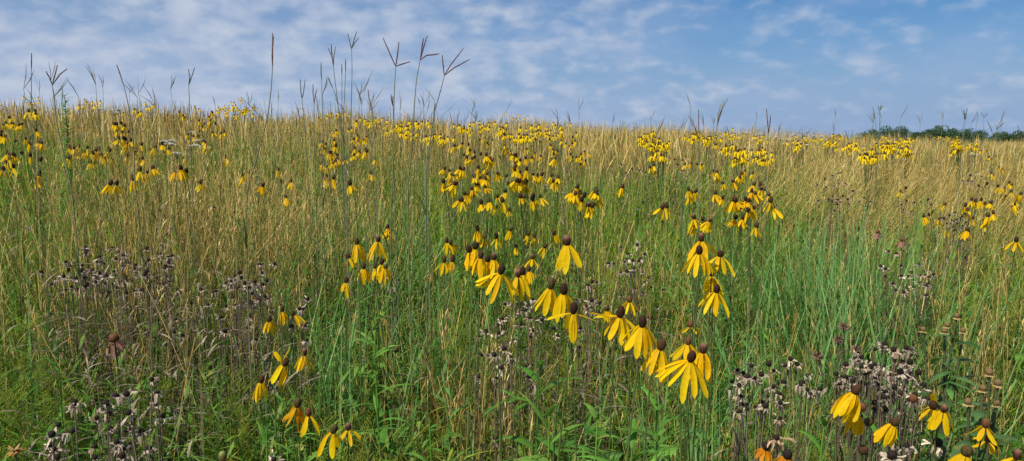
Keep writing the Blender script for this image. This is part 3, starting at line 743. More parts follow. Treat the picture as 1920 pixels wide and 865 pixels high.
# ------------------------------------------------------------------ middle distance coneflowers, by patch
MID = {
 'left edge': ('yellow coneflower in the loose patch at the far left edge of the slope', 1.10, [(19,222),(25,233),(36,237),(12,232),(70,247),(27,267),(48,262),(58,262),(60,272),(78,270),(3,256),(14,290),(24,292),(27,315),(12,307),(43,290),(58,294),(76,302),(70,340),(18,300),(5,320)]),
 'left row': ('yellow coneflower in the dense low row left of the leaning dark grass stalk', 1.12, [(130,278),(138,280),(146,277),(152,284),(160,287),(154,291),(165,279),(181,284),(170,305),(190,293),(198,298),(208,303),(205,282),(128,298)]),
 'left tuft': ('yellow coneflower in the upright tuft above the low row on the left slope', 1.16, [(213,234),(220,235),(233,238),(220,246),(229,250),(222,262),(231,262),(245,266)]),
 'left knot': ('yellow coneflower in the tight knot right of the low row on the left slope', 1.12, [(236,277),(250,280),(258,283),(265,273),(250,297),(260,300),(236,296),(284,284),(288,317),(262,322),(276,325),(219,347),(206,347),(255,290)]),
 'white neighbours': ('yellow coneflower scattered beside the white flower clusters on the left slope', 1.12, [(305,272),(316,281),(345,298),(350,325),(340,318),(378,345),(388,275),(356,263),(362,257),(373,257)]),
 'left crest': ('yellow coneflower in the patch under the skyline left of the closed tall spike', 1.16, [(337,212),(347,222),(373,206),(374,228),(383,234),(395,211),(390,220),(398,213),(405,222),(392,233),(404,234),(399,250),(414,252),(421,249),(386,277),(424,297)]),
 'left field': ('lone yellow coneflower in the dry straw-coloured grass left of centre', 1.08, [(455,331),(466,325),(478,321),(492,350),(531,343),(546,342),(522,320),(536,372)]),
 'stalk patch': ('yellow coneflower in the patch around the group of thin upright grass stalks', 1.13, [(586,233),(597,222),(614,219),(622,216),(630,219),(645,216),(650,222),(632,246),(627,252),(653,244),(660,242),(670,256),(687,258),(673,266),(605,268),(606,280),(611,272),(628,265),(618,288),(621,300),(632,294),(648,300),(666,279),(685,282),(664,293),(675,290),(625,308),(603,309),(612,315),(612,333),(625,336),(658,348),(696,326),(703,300)]),
 'centre upper': ('yellow coneflower in the upper half of the big dense patch right of the forked stalks', 1.14, [(866,271),(900,264),(914,270),(924,264),(946,255),(957,263),(948,274),(943,281),(956,286),(960,292),(968,294),(975,303),(987,298),(988,281),(1005,264),(1004,289),(1014,294),(1033,274),(1037,282),(1046,285),(1060,271),(1078,266),(1073,259),(868,292),(880,284),(889,287),(885,300),(891,297),(912,305),(918,302),(925,301)]),
 'centre right': ('yellow coneflower on the right flank of the big central patch, over dry stems', 1.12, [(1050,300),(1073,297),(1082,296),(1096,286),(1105,289),(1098,303),(1118,362),(1119,370),(1167,353),(1082,353),(1078,367),(1088,366),(1091,378),(1101,386),(1109,389)]),
 'centre lower': ('yellow coneflower in the lower half of the big dense patch over fresh green leaves', 1.12, [(843,322),(850,331),(862,318),(869,320),(852,347),(846,354),(833,343),(899,325),(914,329),(890,334),(902,336),(897,349),(884,356),(873,365),(910,352),(933,327),(949,332),(965,321),(976,325),(986,324),(978,334),(966,341),(976,343),(986,345),(1000,329),(1008,331),(1016,330),(1033,332),(1038,343),(945,360),(934,370),(985,360),(982,372),(1000,376),(861,377),(916,380)]),
 'behind near': ('small yellow coneflower low in the leaves behind the foreground blooms', .95, [(838,455),(845,459),(908,448),(932,447),(957,433),(968,464),(989,442),(1001,446),(1020,465),(998,486),(992,509),(1040,440),(833,492),(848,491),(726,429),(729,438),(895,433),(930,392),(955,395),(1218,598),(1139,582)]),
 'right patch': ('yellow coneflower in the patch right of the two dark-spiked stalks', 1.12, [(1225,312),(1226,321),(1240,391),(1295,366),(1303,362),(1285,310),(1295,308),(1311,310),(1337,322),(1344,324),(1376,342),(1356,346),(1341,365),(1354,374),(1376,378),(1397,377),(1393,390),(1402,398),(1412,348),(1425,350),(1433,358),(1418,365),(1445,380),(1418,427),(1392,412),(1397,322),(1390,328),(1412,327),(1430,303),(1304,418),(1317,414),(1323,421),(1300,425)]),
 'right edge': ('yellow coneflower in the patch at the far right edge over bushy green leaves', 1.10, [(1840,284),(1850,283),(1855,296),(1866,294),(1859,326),(1873,315),(1849,347),(1885,354),(1896,348),(1913,366),(1900,391),(1905,378),(1815,397),(1829,379),(1839,377),(1857,382),(1853,407),(1862,402),(1848,417),(1825,411),(1812,433),(1884,370),(1862,330)]),
 'right field': ('small yellow coneflower in the dark weedy gap left of the right edge patch', 1.02, [(1742,405),(1762,413),(1776,432),(1688,361),(1770,385)]),
}
FARS = [  # label, group, list of (px0, px1, py0, py1, n)
 ('yellow coneflower far up on the left skyline of the hill', 'coneflowers on the left skyline', [(35, 60, 178, 190, 4), (60, 90, 190, 215, 6), (145, 200, 190, 203, 9), (245, 275, 188, 212, 6)]),
 ('yellow coneflower far off on the skyline below the closed tall spike', 'coneflowers on the skyline left of centre', [(410, 480, 190, 212, 26), (445, 465, 186, 200, 6), (380, 480, 205, 225, 10), (560, 740, 215, 240, 32)]),
 ('yellow coneflower far off on the skyline between the forked stalks and the central patch', 'coneflowers on the central skyline', [(740, 960, 225, 258, 62), (960, 1000, 211, 230, 12), (960, 1180, 232, 262, 46), (800, 900, 235, 262, 18)]),
 ('yellow coneflower far off on the long sunny band right of centre', 'coneflowers in the far band right of centre', [(1180, 1290, 244, 275, 30), (1270, 1420, 252, 285, 44), (1350, 1440, 270, 300, 28), (1190, 1300, 270, 292, 22), (1200, 1480, 244, 262, 28)]),
 ('yellow coneflower far off in the bright band below the distant trees', 'coneflowers below the distant trees', [(1470, 1600, 255, 275, 36), (1560, 1640, 262, 290, 24), (1640, 1800, 258, 280, 84), (1600, 1700, 270, 296, 26), (1790, 1920, 262, 285, 36), (1690, 1720, 282, 292, 5)]),
]

def cluster(pts, rx, ry, kmax):
    """greedy grouping of neighbouring heads into plants"""
    pts = list(pts); out = []
    while pts:
        a = pts.pop(0); g = [a]
        for b in sorted(pts, key=lambda b: abs(b[0] - a[0]) + abs(b[1] - a[1])):
            if len(g) >= kmax: break
            if abs(b[0] - a[0]) < rx and abs(b[1] - a[1]) < ry: g.append(b)
        for b in g[1:]: pts.remove(b)
        out.append(g)
    return out

KINDS_ = ['dark', 'brown', 'brown', 'olive', 'olive', 'pink']
def mid_flowers():
    for key, (label, h, pts) in MID.items():
        if 'lone' not in label and 'behind' not in label: pts = pts + [(x + random.gauss(0, 9), y + random.gauss(0, 6)) for x, y in pts if random.random() < (.85 if 'centre' in key else .5)]
        for g in cluster(pts, 24, 18, 5):
            mx = sum(p[0] for p in g) / len(g); my = sum(p[1] for p in g) / len(g)
            Y = max(2.2, solve(mx, my, h * random.uniform(.96, 1.04)))
            heads = [dict(p=at(px + random.uniform(-1, 1), py, Y + random.uniform(-.06, .06)), kind=random.choice(KINDS_), tx=random.gauss(0, 12), ty=random.gauss(5, 10), s=random.uniform(.95, 1.2) * (1 + .035 * max(0, Y - 3)),
                          bare=random.random() < .09) for px, py in g]
            coneflower(heads, label, label.split(' in the ')[-1].split(' on the ')[-1].join(['coneflowers: ', '']) if False else 'coneflowers, ' + key + ' patch', False, (0, 0), leaves=5, foliage_h=(.3, .85))
    for label, group, boxes in FARS:
        pts = []
        for x0, x1, y0, y1, n in boxes:
            cs = [(random.uniform(x0, x1), y0 + (y1 - y0) * random.random() ** .8) for _ in range(max(2, n // 9))]
            for _ in range(int(n * 1.35)):
                c = random.choice(cs); pts.append((min(1920, max(0, c[0] + random.gauss(0, 10))), min(y1 + 4, max(y0 - 2, c[1] + random.gauss(0, 4.5)))))
        for g in cluster(pts, 22, 13, 8):
            mx = sum(p[0] for p in g) / len(g); my = sum(p[1] for p in g) / len(g)
            Y = solve(mx, my, random.uniform(1.08, 1.2), 34)
            far_coneflower([at(px, py, Y + random.uniform(-.1, .1)) for px, py in g], label, group)

# ------------------------------------------------------------------ withered grey flowers
WITHERED = [
 ('withered grey-petalled flower with a dark cone in the large dead patch on the left', 'withered flowers, large left patch', 2.05, 1.0, 3,
  [(124,493),(120,520),(154,498),(160,466),(168,472),(188,484),(141,525),(175,508),(187,514),(210,468),(223,475),(233,480),(217,487),(214,511),(242,495),(253,502),(270,517),(275,512),(255,506),(278,467),(305,462),(306,486),(300,478),(310,534),(333,545),(347,547),(290,561),(246,577),(95,590),(130,585),(329,601),(328,624),(343,631),(375,621),(365,603),(377,543),(160,540),(200,520),(225,530),(180,530),(265,545),(280,490),(320,500),(150,510),(135,540),(128,508),(312,520),(285,530)]),
 ('withered flower with a black cone in the loose group right of the large dead patch', 'withered flowers, loose group left of centre', 1.85, 1.0, 3,
  [(440,519),(449,514),(452,522),(460,532),(466,541),(474,552),(482,562),(490,550),(498,556),(492,537),(434,528),(425,534),(381,543),(390,573),(425,576),(441,574),(456,573),(443,592),(412,596),(433,622),(422,624),(465,616),(515,496),(491,513),(577,563),(526,571),(563,580),(571,612),(475,571),(575,640)]),
 ('dark withered flower standing in the grass above the large dead patch', 'withered flowers, upper left', 3.0, 1.0, 4,
  [(303,415),(306,405),(326,410),(335,404),(350,400),(353,424),(320,430),(300,427),(340,415),(312,440),(330,440),(295,450),(345,452),(355,405),(415,455),(400,390),(440,400),(285,440)]),
 ('withered flower hanging its pale petals in the near group at the bottom left', 'withered flowers, bottom left', 1.15, 1.0, 2,
  [(140,758),(200,760),(180,786),(286,713),(241,739),(292,759),(245,776),(246,803),(305,784),(219,831),(218,842),(208,806),(94,836),(102,846),(98,818),(180,860),(268,812),(280,845),(230,858),(110,800)]),
 ('withered flower in the grey patch behind the central foreground blooms', 'withered flowers, behind the central blooms', 1.9, 1.0, 3,
  [(941,601),(950,594),(947,571),(962,567),(971,572),(1000,563),(992,572),(985,585),(1082,565),(1100,575),(1103,582),(1110,566),(1112,530),(1088,617),(1000,620),(911,624),(936,626),(1015,600),(975,610),(1045,630),(960,640)]),
 ('small withered flower among dry stems below the central foreground blooms', 'withered flowers, below the central blooms', 1.6, .9, 2,
  [(927,667),(939,690),(957,672),(896,708),(990,708),(985,690),(945,655)]),
 ('withered flower in the dark thin group right of the tall solitary coneflower', 'withered flowers, right of the solitary coneflower', 2.4, 1.0, 3,
  [(1165,465),(1180,478),(1186,490),(1200,491),(1208,478),(1190,506),(1175,511),(1150,495),(1120,531),(1165,556),(1205,511),(1222,540),(1233,578),(1140,575),(1210,530),(1195,460),(730,520),(745,525),(735,545)]),
 ('withered flower with curled cream petals in the near group right of the largest bloom', 'withered flowers, right of the largest bloom', 1.35, .95, 2,
  [(1407,688),(1443,685),(1382,696),(1394,702),(1370,716),(1386,723),(1428,705),(1482,676),(1450,728),(1437,744),(1462,757),(1434,764),(1418,766),(1515,706),(1513,731),(1536,733),(1462,788),(1452,698),(1496,685),(1400,760),(1388,745)]),
 ('withered flower with pale drooping petals in the dense grey stand at the lower right', 'withered flowers, dense stand lower right', 1.45, 1.0, 3,
  [(1655,648),(1676,658),(1677,678),(1705,682),(1630,689),(1588,687),(1568,704),(1613,671),(1615,691),(1640,686),(1597,718),(1674,726),(1728,725),(1660,741),(1715,743),(1685,771),(1700,691),(1655,690),(1650,700),(1640,710),(1690,700),(1670,705),(1695,725),(1650,760),(1625,705),(1720,700),(1605,705),(1580,720),(1700,655),(1660,770)]),
 ('big withered flower with long grey drooping petals at the bottom edge, lower right', 'withered flowers, bottom edge right', 1.0, 1.2, 1,
  [(1701,842),(1672,858),(1755,836)]),
 ('withered flower in the compact grey clump before the tall green grass on the right', 'withered flowers, compact right clump', 2.4, 1.0, 4,
  [(1665,473),(1690,500),(1691,519),(1709,513),(1722,496),(1725,518),(1702,520),(1741,508),(1750,516),(1740,522),(1738,531),(1743,537),(1722,531),(1696,549),(1750,553),(1735,553),(1673,533),(1652,501),(1660,506),(1680,545),(1712,540)]),
 ('black-headed withered flower in the dark clump before the wind-bent dry grass', 'withered flowers, dark clump at right', 4.2, 1.15, 4,
  [(1560,331),(1575,325),(1546,336),(1553,375),(1560,370),(1571,376),(1590,375),(1580,369),(1565,350),(1549,352),(1585,345),(1610,380),(1570,385),(1600,360),(1620,372)]),
 ('withered flower in the brown clump beside the yellow right edge patch', 'withered flowers, brown clump far right', 3.6, 1.0, 4,
  [(1780,405),(1790,400),(1800,410),(1810,402),(1785,415),(1795,420),(1805,425),(1775,420),(1790,432),(1812,418),(1800,440),(1770,410),(1815,430),(1820,330),(1830,325),(1815,340),(1840,332),(1700,378),(1690,385),(1715,380),(1740,375)]),
 ('withered flower in the grey haze of dead stems under the far yellow band', 'withered flowers, under the far band', 4.6, 1.1, 4,
  [(1175,325),(1185,318),(1200,320),(1210,325),(1265,300),(1270,310),(1255,296),(1280,322),(1165,310),(1215,375),(1205,380),(1220,400),(1030,350),(1040,345),(1050,355),(1045,365),(1022,352)]),
]

def withered_small(heads, label, group, big):
    """a plant whose heads are a few pixels wide: one mesh"""
    c = sum(heads, Vector()) / len(heads); base = Vector((c.x, c.y + .03, gz(c.x, c.y))); mb = MB(); f = (c - base) * .6
    for p in heads:
        q = p - base; mb.tube([Vector(), f, q], [.0016, .0013, .001], jit((.15, .11, .075), .3), 3)
        ax = Vector((random.gauss(0, .3), random.gauss(-.15, .3), 1)).normalized(); sc = big * random.uniform(.8, 1.15); V = []; nu = 6
        for (r, z) in ((.003, -.002), (.0066, .002), (.0055, .007), (.0005, .0095)):
            for i in range(nu): V.append(tuple(q + Vector((sc * r * math.cos(i * 6.283 / nu), sc * r * math.sin(i * 6.283 / nu), 0)) + ax * sc * z))
        mb.add(V, [(j * nu + i, j * nu + (i + 1) % nu, (j + 1) * nu + (i + 1) % nu, (j + 1) * nu + i) for j in range(3) for i in range(nu)], jit((.03, .02, .014), .3), 1)
        for k in range(random.randint(4, 10)):
            a = random.uniform(0, 6.28); o = Vector((math.cos(a), math.sin(a), 0)); l = sc * random.uniform(.008, .018); e = q + o * .005
            mb.ribbon([e, e + o * l * .6 + Vector((0, 0, random.uniform(-.004, .003))), e + o * l * .8 + Vector((0, 0, random.uniform(-.016, -.002)))], [Vector((-o.y, o.x, random.uniform(-.6, .6))).normalized()] * 3, [.004, .0045, .002], jit((.34, .26, .19), .3))
    for k in range(8): lance_leaf(mb, f * random.uniform(.4, 1.4), random.uniform(0, 6.28), .04, .008, 20, 120, (.2, .16, .11), fold=.3, ns=4)
    tag(link('withered_coneflower', mb.mesh('withered_coneflower', [M_SHRIVEL, M_CONE]), None, base), label, 'withered flower', group)

def withered():
    for label, group, Y, big, k, pts in WITHERED:
        if k > 1:        # more, half hidden, heads deeper in the same stand
            more = [(x + random.gauss(0, 14), y + abs(random.gauss(0, 16))) for x, y in pts for _ in range(2 if 'large left' in group or 'dense' in group else 1) if random.random() < .85]
            for g in cluster(more, 34, 28, 5):
                y = Y * random.uniform(1.0, 1.14); withered_small([at(px, py, y + random.uniform(-.05, .05)) for px, py in g], label, group, big * .95)
        for g in cluster(pts, 26, 22, k):
            y = Y * random.uniform(.94, 1.12)
            (withered_small if Y >= 3 else withered_flower)([at(px, py, y + random.uniform(-.03, .03)) for px, py in g], label, group, big)
    # single, distinct ones
    withered_flower([at(1457, 824, 1.02)], 'large tan dried daisy with a near-black cone and long papery petals at the bottom', None, 1.15, (.62, .42, .24), 'dried_daisy')
    withered_flower([at(515, 864, 1.1)], 'dried daisy with tan and white petals cut by the bottom edge left of centre', None, 1.1, (.62, .48, .36), 'dried_daisy')
    for px, py, Y, lab in ((1436, 842, 1.05, 'black-eyed daisy with short orange-yellow petals under a large black cone'), (1475, 858, 1.0, 'ragged yellow daisy remnant at the bottom edge beside the tan dried one')):
        p = at(px, py, Y); base = Vector((p.x, p.y + .04, gz(p.x, p.y))); r = root_at('daisy', base, lab, 'daisy')
        ms = MB(); ms.tube([Vector(), (p - base) * .5 + Vector((.01, 0, 0)), p - base], [.002] * 3, (.08, .1, .03), 5); link('stem', ms.mesh('stem', M_STALK), r)
        e = bpy.data.objects.new('flower_head', None); COL.objects.link(e); e.parent = r; e.location = p - base; e.rotation_euler = head_rot(8, 12, 0); e.scale = (.95,) * 3
        link('seed_cone', cone_mesh(.0068, .0075, 'black', 5), e)
        link('petals', petals_mesh(L=.019, n=12, droop=-62, width=.007, seed=77, col=(.72, .30, .012)), e)
    # pink coneflowers
    for px, py, Y, lab, s in ((215, 640, 1.7, 'faded pink coneflower with a domed orange-brown cone among the withered flowers', 1.25), (1646, 437, 2.6, 'tiny mauve coneflower head beside the blue-green grass tuft', .8), (1692, 452, 2.6, 'mauve coneflower with petals swept down to one side above the compact grey clump', .9)):
        p = at(px, py, Y); base = Vector((p.x, p.y + .04, gz(p.x, p.y))); r = root_at('pink_coneflower', base, lab, 'pink flower')
        ms = MB(); ms.tube([Vector(), (p - base) * .5 + Vector((.01, 0, 0)), p - base], [.002] * 3, (.10, .10, .04), 5); link('stem', ms.mesh('stem', M_STALK), r)
        e = bpy.data.objects.new('flower_head', None); COL.objects.link(e); e.parent = r; e.location = p - base; e.rotation_euler = head_rot(-4, 10, 0); e.scale = (s,) * 3
        link('seed_cone', cone_mesh(.0095, .0085, 'rust', 6), e)
        link('petals', petals_mesh(L=.028, n=9, droop=-72, width=.0075, seed=78, col=(.55, .30, .27), wilt=.15, r0=.008), e)

# ------------------------------------------------------------------ tall grass stalks: polyline of the stem (top first), racemes from the fork (tip points), colours
STALKS = [
 ('tall bluestem stalk with three purple racemes forked like a bird foot, left of the trio', 1.9, [(742,125),(739,180),(738,260),(736,340),(733,430)], [[(733,105),(718,71)],[(745,105),(748,79)],[(752,121),(769,116)]], 'purple', 180),
 ('tall bluestem stalk with two upright racemes and one arched right, middle of the trio', 1.9, [(788,113),(781,150),(776,210),(771,290),(765,380)], [[(794,90),(801,67)],[(791,90),(794,72)],[(800,104),(812,103),(823,101)]], 'purple', 168),
 ('tall bluestem stalk leaning right with one short and two long racemes, right of the trio', 1.95, [(833,142),(826,170),(814,215),(806,270),(799,340)], [[(831,122),(829,104)],[(845,122),(869,91)],[(852,127),(882,111)]], 'purple', 195),
 ('tall grass stalk bearing one closed dark spike, standing alone left of centre', 1.75, [(511,125),(508,170),(502,215),(490,265),(478,310),(462,400)], [[(511,100),(511,62)],[(510,102),(513,68)]], 'brown', 190),
 ('slender stalk topped by a small three-pronged fork, tallest of the thin group', 2.6, [(659,92),(660,130),(659,180),(657,260),(654,330)], [[(656,80),(652,62)],[(663,78),(669,59)],[(664,82),(673,71)]], 'green', 140),
 ('slender stalk with a brown three-pronged brush left of the tallest thin one', 2.5, [(625,125),(628,150),(634,200),(642,270),(650,330)], [[(622,105),(615,90)],[(622,100),(621,83)],[(626,105),(629,88)]], 'brown', 150),
 ('straight closed grass spike left of the brown brush', 2.6, [(603,150),(604,190),(606,260),(604,340)], [[(602,135),(602,117)]], 'green', 160),
 ('thin closed grass spike immediately left of the tallest thin stalk', 2.7, [(648,135),(646,180),(644,260)], [[(648,125),(648,111)]], 'green', 130),
 ('shorter thin grass spike between the brown brush and the tallest thin stalk', 2.8, [(641,140),(641,190),(640,280)], [[(641,130),(641,120)]], 'green', 150),
 ('leaning grass blade-spike crossing the thin group low on its left', 2.4, [(624,165),(632,190),(640,235),(645,300)], [[(619,155),(616,146)]], 'green', 160),
 ('short reddish two-pronged grass spike at the left of the thin group', 2.6, [(589,195),(589,230),(590,300)], [[(591,180),(594,168)],[(587,175),(587,158)]], 'rust', 160),
 ('short thin grass spike pair left of the reddish one', 2.8, [(566,185),(570,225),(574,280)], [[(564,170),(563,149)],[(569,175),(572,150)]], 'green', 160),
 ('forked three-pronged stalk over the left slope', 2.0, [(98,160),(102,190),(108,240),(122,300),(138,390)], [[(93,146),(86,134)],[(103,140),(108,122)],[(112,140),(126,129)]], 'brown', 180),
 ('single leaning dark grass spike over the left slope right of the fork', 2.0, [(232,160),(240,195),(247,240),(252,300),(254,350)], [[(226,142),(219,122)]], 'brown', 170),
 ('thin two-pronged grass stalk between the leaning spike and the closed tall one', 2.4, [(354,160),(355,190),(357,240),(358,300)], [[(356,145),(353,130)],[(359,145),(365,127)]], 'green', 160),
 ('thin bare grass stalk nearest the left edge, sticking straight up', 2.4, [(59,130),(59,170),(60,220),(62,290)], [[(59,115),(59,100)]], 'green', 140),
 ('thick feathery pale grass plume leaning right over the skyline, right of centre', 2.7, [(1345,235),(1341,255),(1337,290),(1334,350)], [[(1354,205),(1365,184)],[(1350,212),(1358,190)],[(1347,212),(1352,194)]], 'tan', 160),
 ('dark two-pronged grass stalk left of the feathery plume', 2.3, [(1311,262),(1310,300),(1309,380),(1311,460)], [[(1310,235),(1310,205)],[(1303,240),(1295,221)]], 'brown', 170),
 ('dark two-spiked grass stalk right of the feathery plume', 2.3, [(1441,250),(1439,300),(1436,380),(1432,470)], [[(1439,228),(1437,204)],[(1443,235),(1445,217)]], 'brown', 170),
 ('bent dark grass spike low before the trio, left stem', 2.1, [(737,200),(738,260),(738,330)], [[(734,188),(733,178)],[(736,192),(737,181)]], 'brown', 150),
 ('short dark grass spike before the skyline left of the trio', 2.4, [(696,200),(700,240),(704,300)], [[(692,185),(690,168)]], 'brown', 150),
 ('short upright grass spike at the foot of the right forked stalk', 2.2, [(815,215),(810,270),(802,330)], [[(815,205),(816,194)]], 'brown', 150),
 ('forked thin stalk over the skyline above the distant trees, left one', 5.2, [(1641,225),(1644,250),(1647,285)], [[(1639,212),(1636,201)]], 'green', 120),
 ('small three-forked thin stalk above the distant trees', 5.2, [(1650,207),(1649,235),(1646,285)], [[(1648,203),(1646,199)],[(1651,203),(1652,197)],[(1653,203),(1655,199)]], 'green', 120),
 ('two-pronged thin stalk above the rightmost gap in the distant trees', 5.0, [(1808,225),(1806,250),(1803,285)], [[(1808,215),(1807,205)],[(1811,214),(1814,203)]], 'green', 120),
]
SCOL = {'purple': (.17, .075, .075), 'brown': (.19, .115, .07), 'green': (.13, .14, .07), 'rust': (.20, .09, .055), 'tan': (.26, .22, .13)}

def raceme(base, pts, r, col, parent, root):
    mb = MB(); P = []
    for i in range(len(pts) - 1):
        for k in range(6):
            P.append(pts[i].lerp(pts[i + 1], k / 6))
    P.append(pts[-1]); n = len(P)
    mb.tube([p - root for p in P], [r * (.45 + .75 * math.sin(math.pi * (.12 + .8 * i / (n - 1)))) for i in range(n)], col, 5)
    for i in range(1, n - 1):            # spikelets lying close along the axis
        t = (P[i + 1] - P[i - 1]).normalized()
        for s in range(2):
            o = t.orthogonal(); o.rotate(Matrix.Rotation(random.uniform(0, 6.28), 3, t))
            a = P[i] - root; b = a + t * r * 3.0 + o * r * random.uniform(.7, 1.5)
            mb.ribbon([a, a.lerp(b, .5) + o * r * .3, b], [t.cross(o)] * 3, [r * .5, r * .9, r * .15], jit(col, .3), jit(np.asarray(col) * 1.3, .2))
    return link('raceme', mb.mesh('raceme', M_DRY), parent)

def stalks():
    for label, Y, line, forks, kind, leafy in STALKS:
        k = max(1.0, (Y / 2.4) ** .45)
        pts = [at(px, py, Y) for px, py in line]
        last = pts[-1]; dx = (pts[-1].x - pts[-2].x) * .4
        base = Vector((last.x + dx, Y + .04, gz(last.x + dx, Y + .04)))
        root = root_at('tall_grass_stalk', base, label, 'grass stalk')
        full = pts + [last.lerp(base, .4) + Vector((random.uniform(-.01, .01), 0, 0)), base]
        # smooth
        sm = []
        for i in range(len(full) - 1):
            for q in range(4): 
                p0, p1, p2, p3 = full[max(i - 1, 0)], full[i], full[i + 1], full[min(i + 2, len(full) - 1)]; t = q / 4
                sm.append(.5 * ((2 * p1) + (p2 - p0) * t + (2 * p0 - 5 * p1 + 4 * p2 - p3) * t * t + (3 * p1 - p0 - 3 * p2 + p3) * t ** 3))
        sm.append(full[-1]); n = len(sm)
        mb = MB(); g0 = rgb(.20, .21, .11); g1 = rgb(.19, .19, .09)
        cols = np.array([lerp(g0, g1, i / (n - 1)) for i in range(n)])
        mb.tube([p - base for p in sm], [lerp(.0009, .0017, min(1, i / (n * .5))) * k for i in range(n)], cols, 5)
        link('stem', mb.mesh('stem', M_STALK), root)
        for f in forks:
            raceme(base, [pts[0]] + [at(px, py, Y + random.uniform(-.02, .02)) for px, py in f], .00135 * k, SCOL[kind], root, base)
        ml = MB()                        # long leaves that sheathe the stem
        for j in range(4):
            i = int(n * random.uniform(.62, .9)); a = sm[i] - base; az = random.uniform(0, 6.28)
            L = random.uniform(.18, .38); out = Vector((math.cos(az), math.sin(az), 0)); P = []
            for q in range(8):
                u = q / 7; P.append(a + out * L * (.22 * u + .35 * u * u) + Vector((0, 0, L * (.85 * u - .55 * u * u))))
            ml.ribbon(P, [Vector((-out.y, out.x, 0))] * 8, [.0045 * (1 - (q / 7) ** 2) + .0004 for q in range(8)], (.13, .20, .06), (.24, .26, .09), cup=.15)
        link('leaves', ml.mesh('leaves', M_GRASS), root)
    # thin nameless stalks breaking the skyline
    boxes = [((0, 200), (120, 175), 9, 'left skyline', 3.4), ((200, 560), (140, 200), 14, 'skyline left of centre', 3.8), ((560, 720), (140, 200), 9, 'skyline behind the thin group', 3.6), ((740, 900), (170, 215), 16, 'skyline behind the trio of forked stalks', 4.2),
             ((900, 1290), (178, 235), 15, 'skyline right of centre', 5.0), ((1290, 1560), (200, 250), 15, 'skyline around the feathery plume', 5.6), ((1560, 1920), (200, 250), 24, 'sky above the distant trees', 6.5)]
    for (x0, x1), (y0, y1), n, where, Y0 in boxes:
        for _ in range(n):
            px = random.uniform(x0, x1); py = y1 - (y1 - y0) * random.random() ** 1.6; Y = Y0 * random.uniform(.75, 1.35); k = max(1, Y / 2.4) ** .6
            tip = at(px, py, Y); bx = tip.x + random.gauss(0, .05); base = Vector((bx, Y + .03, gz(bx, Y)))
            mb = MB(); mid = base.lerp(tip, .6) + Vector((random.gauss(0, .02), 0, 0)); lean = random.gauss(0, .03)
            top = tip - Vector((lean, 0, .07)); c = jit((.20, .21, .12), .25)
            mb.tube([Vector(), mid - base, top - base, tip - base], [.0013 * k, .0010 * k, .0007 * k, .0003 * k], c, 4)
            for s in range(random.choice((1, 1, 2, 3))):
                e = top + Vector((random.gauss(lean, .025), random.gauss(0, .02), random.uniform(.05, .10)))
                cc = jit(SCOL[random.choice(('brown', 'green', 'tan', 'green'))], .25)
                mb.tube([top - base, top.lerp(e, .5) - base + Vector((.004, 0, 0)), e - base], [.0006 * k, .0013 * k, .0003 * k], cc, 4)
            for s in range(3):
                az = random.uniform(0, 6.28); out = Vector((math.cos(az), math.sin(az), 0)); a = (mid - base) * random.uniform(.4, .9); L = random.uniform(.15, .3)
                mb.ribbon([a + out * L * .4 * u * u + Vector((0, 0, L * (.9 * u - .4 * u * u))) for u in (0, .25, .5, .75, 1)], [Vector((-out.y, out.x, 0))] * 5, [.005, .005, .004, .003, .0005], (.15, .21, .06), (.25, .27, .09))
            o = link('thin_grass_stalk', mb.mesh('thin_grass_stalk', M_STALK), None, base)
            tag(o, 'thin grass stalk breaking the ' + where if where.startswith('sky') or where.startswith('left') else where, 'grass stalk', 'thin stalks, ' + where)

# ------------------------------------------------------------------ other plants
def white_flowers():
    spots = [((308,268),(318,272),(322,266),(330,290),(365,275),(375,265),(384,278),(360,250)), 'white lacy umbel among yellow flowers on the left slope', 'white umbels on the left slope', 1.1], \
            [((210,208),(216,212),(225,206),(185,205),(560,204),(568,203)), 'white lacy umbel just under the left skyline', 'white umbels under the left skyline', 1.15], \
            [((1424,252),(1435,236),(1455,258),(1464,262),(1478,262),(1485,255),(1497,268),(1505,255),(1515,260),(1525,256),(1470,270),(1512,273),(1400,250),(1828,291)), 'small white umbel in the far field left of the distant trees', 'white umbels in the far field', 1.15]
    for pts, lab, grp, h in spots:
        for px, py in pts:
            Y = solve(px, py, h, 24); p = at(px, py, Y); base = Vector((p.x, p.y, gz(p.x, p.y)))
            r = root_at('white_umbel_flower', base, lab, 'white flower', grp); H = p - base; k = max(1, Y / 5)
            ms = MB(); ms.tube([Vector(), H * .55 + Vector((.01, 0, 0)), H * .97], [.0025 * k ** .5] * 3, (.09, .13, .04), 4)
            mu = MB(); Rr = random.uniform(.028, .045) * k ** .5
            for s in range(22):
                a = random.uniform(0, 6.28); q = math.sqrt(random.random()); e = H + Vector((math.cos(a) * Rr * q, math.sin(a) * Rr * q, .012 - .010 * q * q + random.uniform(-.003, .003)))
                ms.tube([H * .97, e], [.0007] * 2, (.10, .14, .05), 3)
                for f in range(7):
                    c = e + Vector((random.gauss(0, .005), random.gauss(0, .005), random.uniform(0, .004))) * k ** .5; t = random.uniform(0, 6.28); w = .0034 * k ** .5
                    d1 = Vector((math.cos(t), math.sin(t), random.uniform(-.5, .5))) * w; d2 = Vector((-math.sin(t), math.cos(t), random.uniform(-.5, .5))) * w
                    mu.add([tuple(c - d1), tuple(c - d2), tuple(c + d1), tuple(c + d2)], [(0, 1, 2, 3)], (.74, .74, .66))
            link('stem', ms.mesh('stem', M_STALK), r); link('umbel', mu.mesh('umbel', M_SHRIVEL), r)

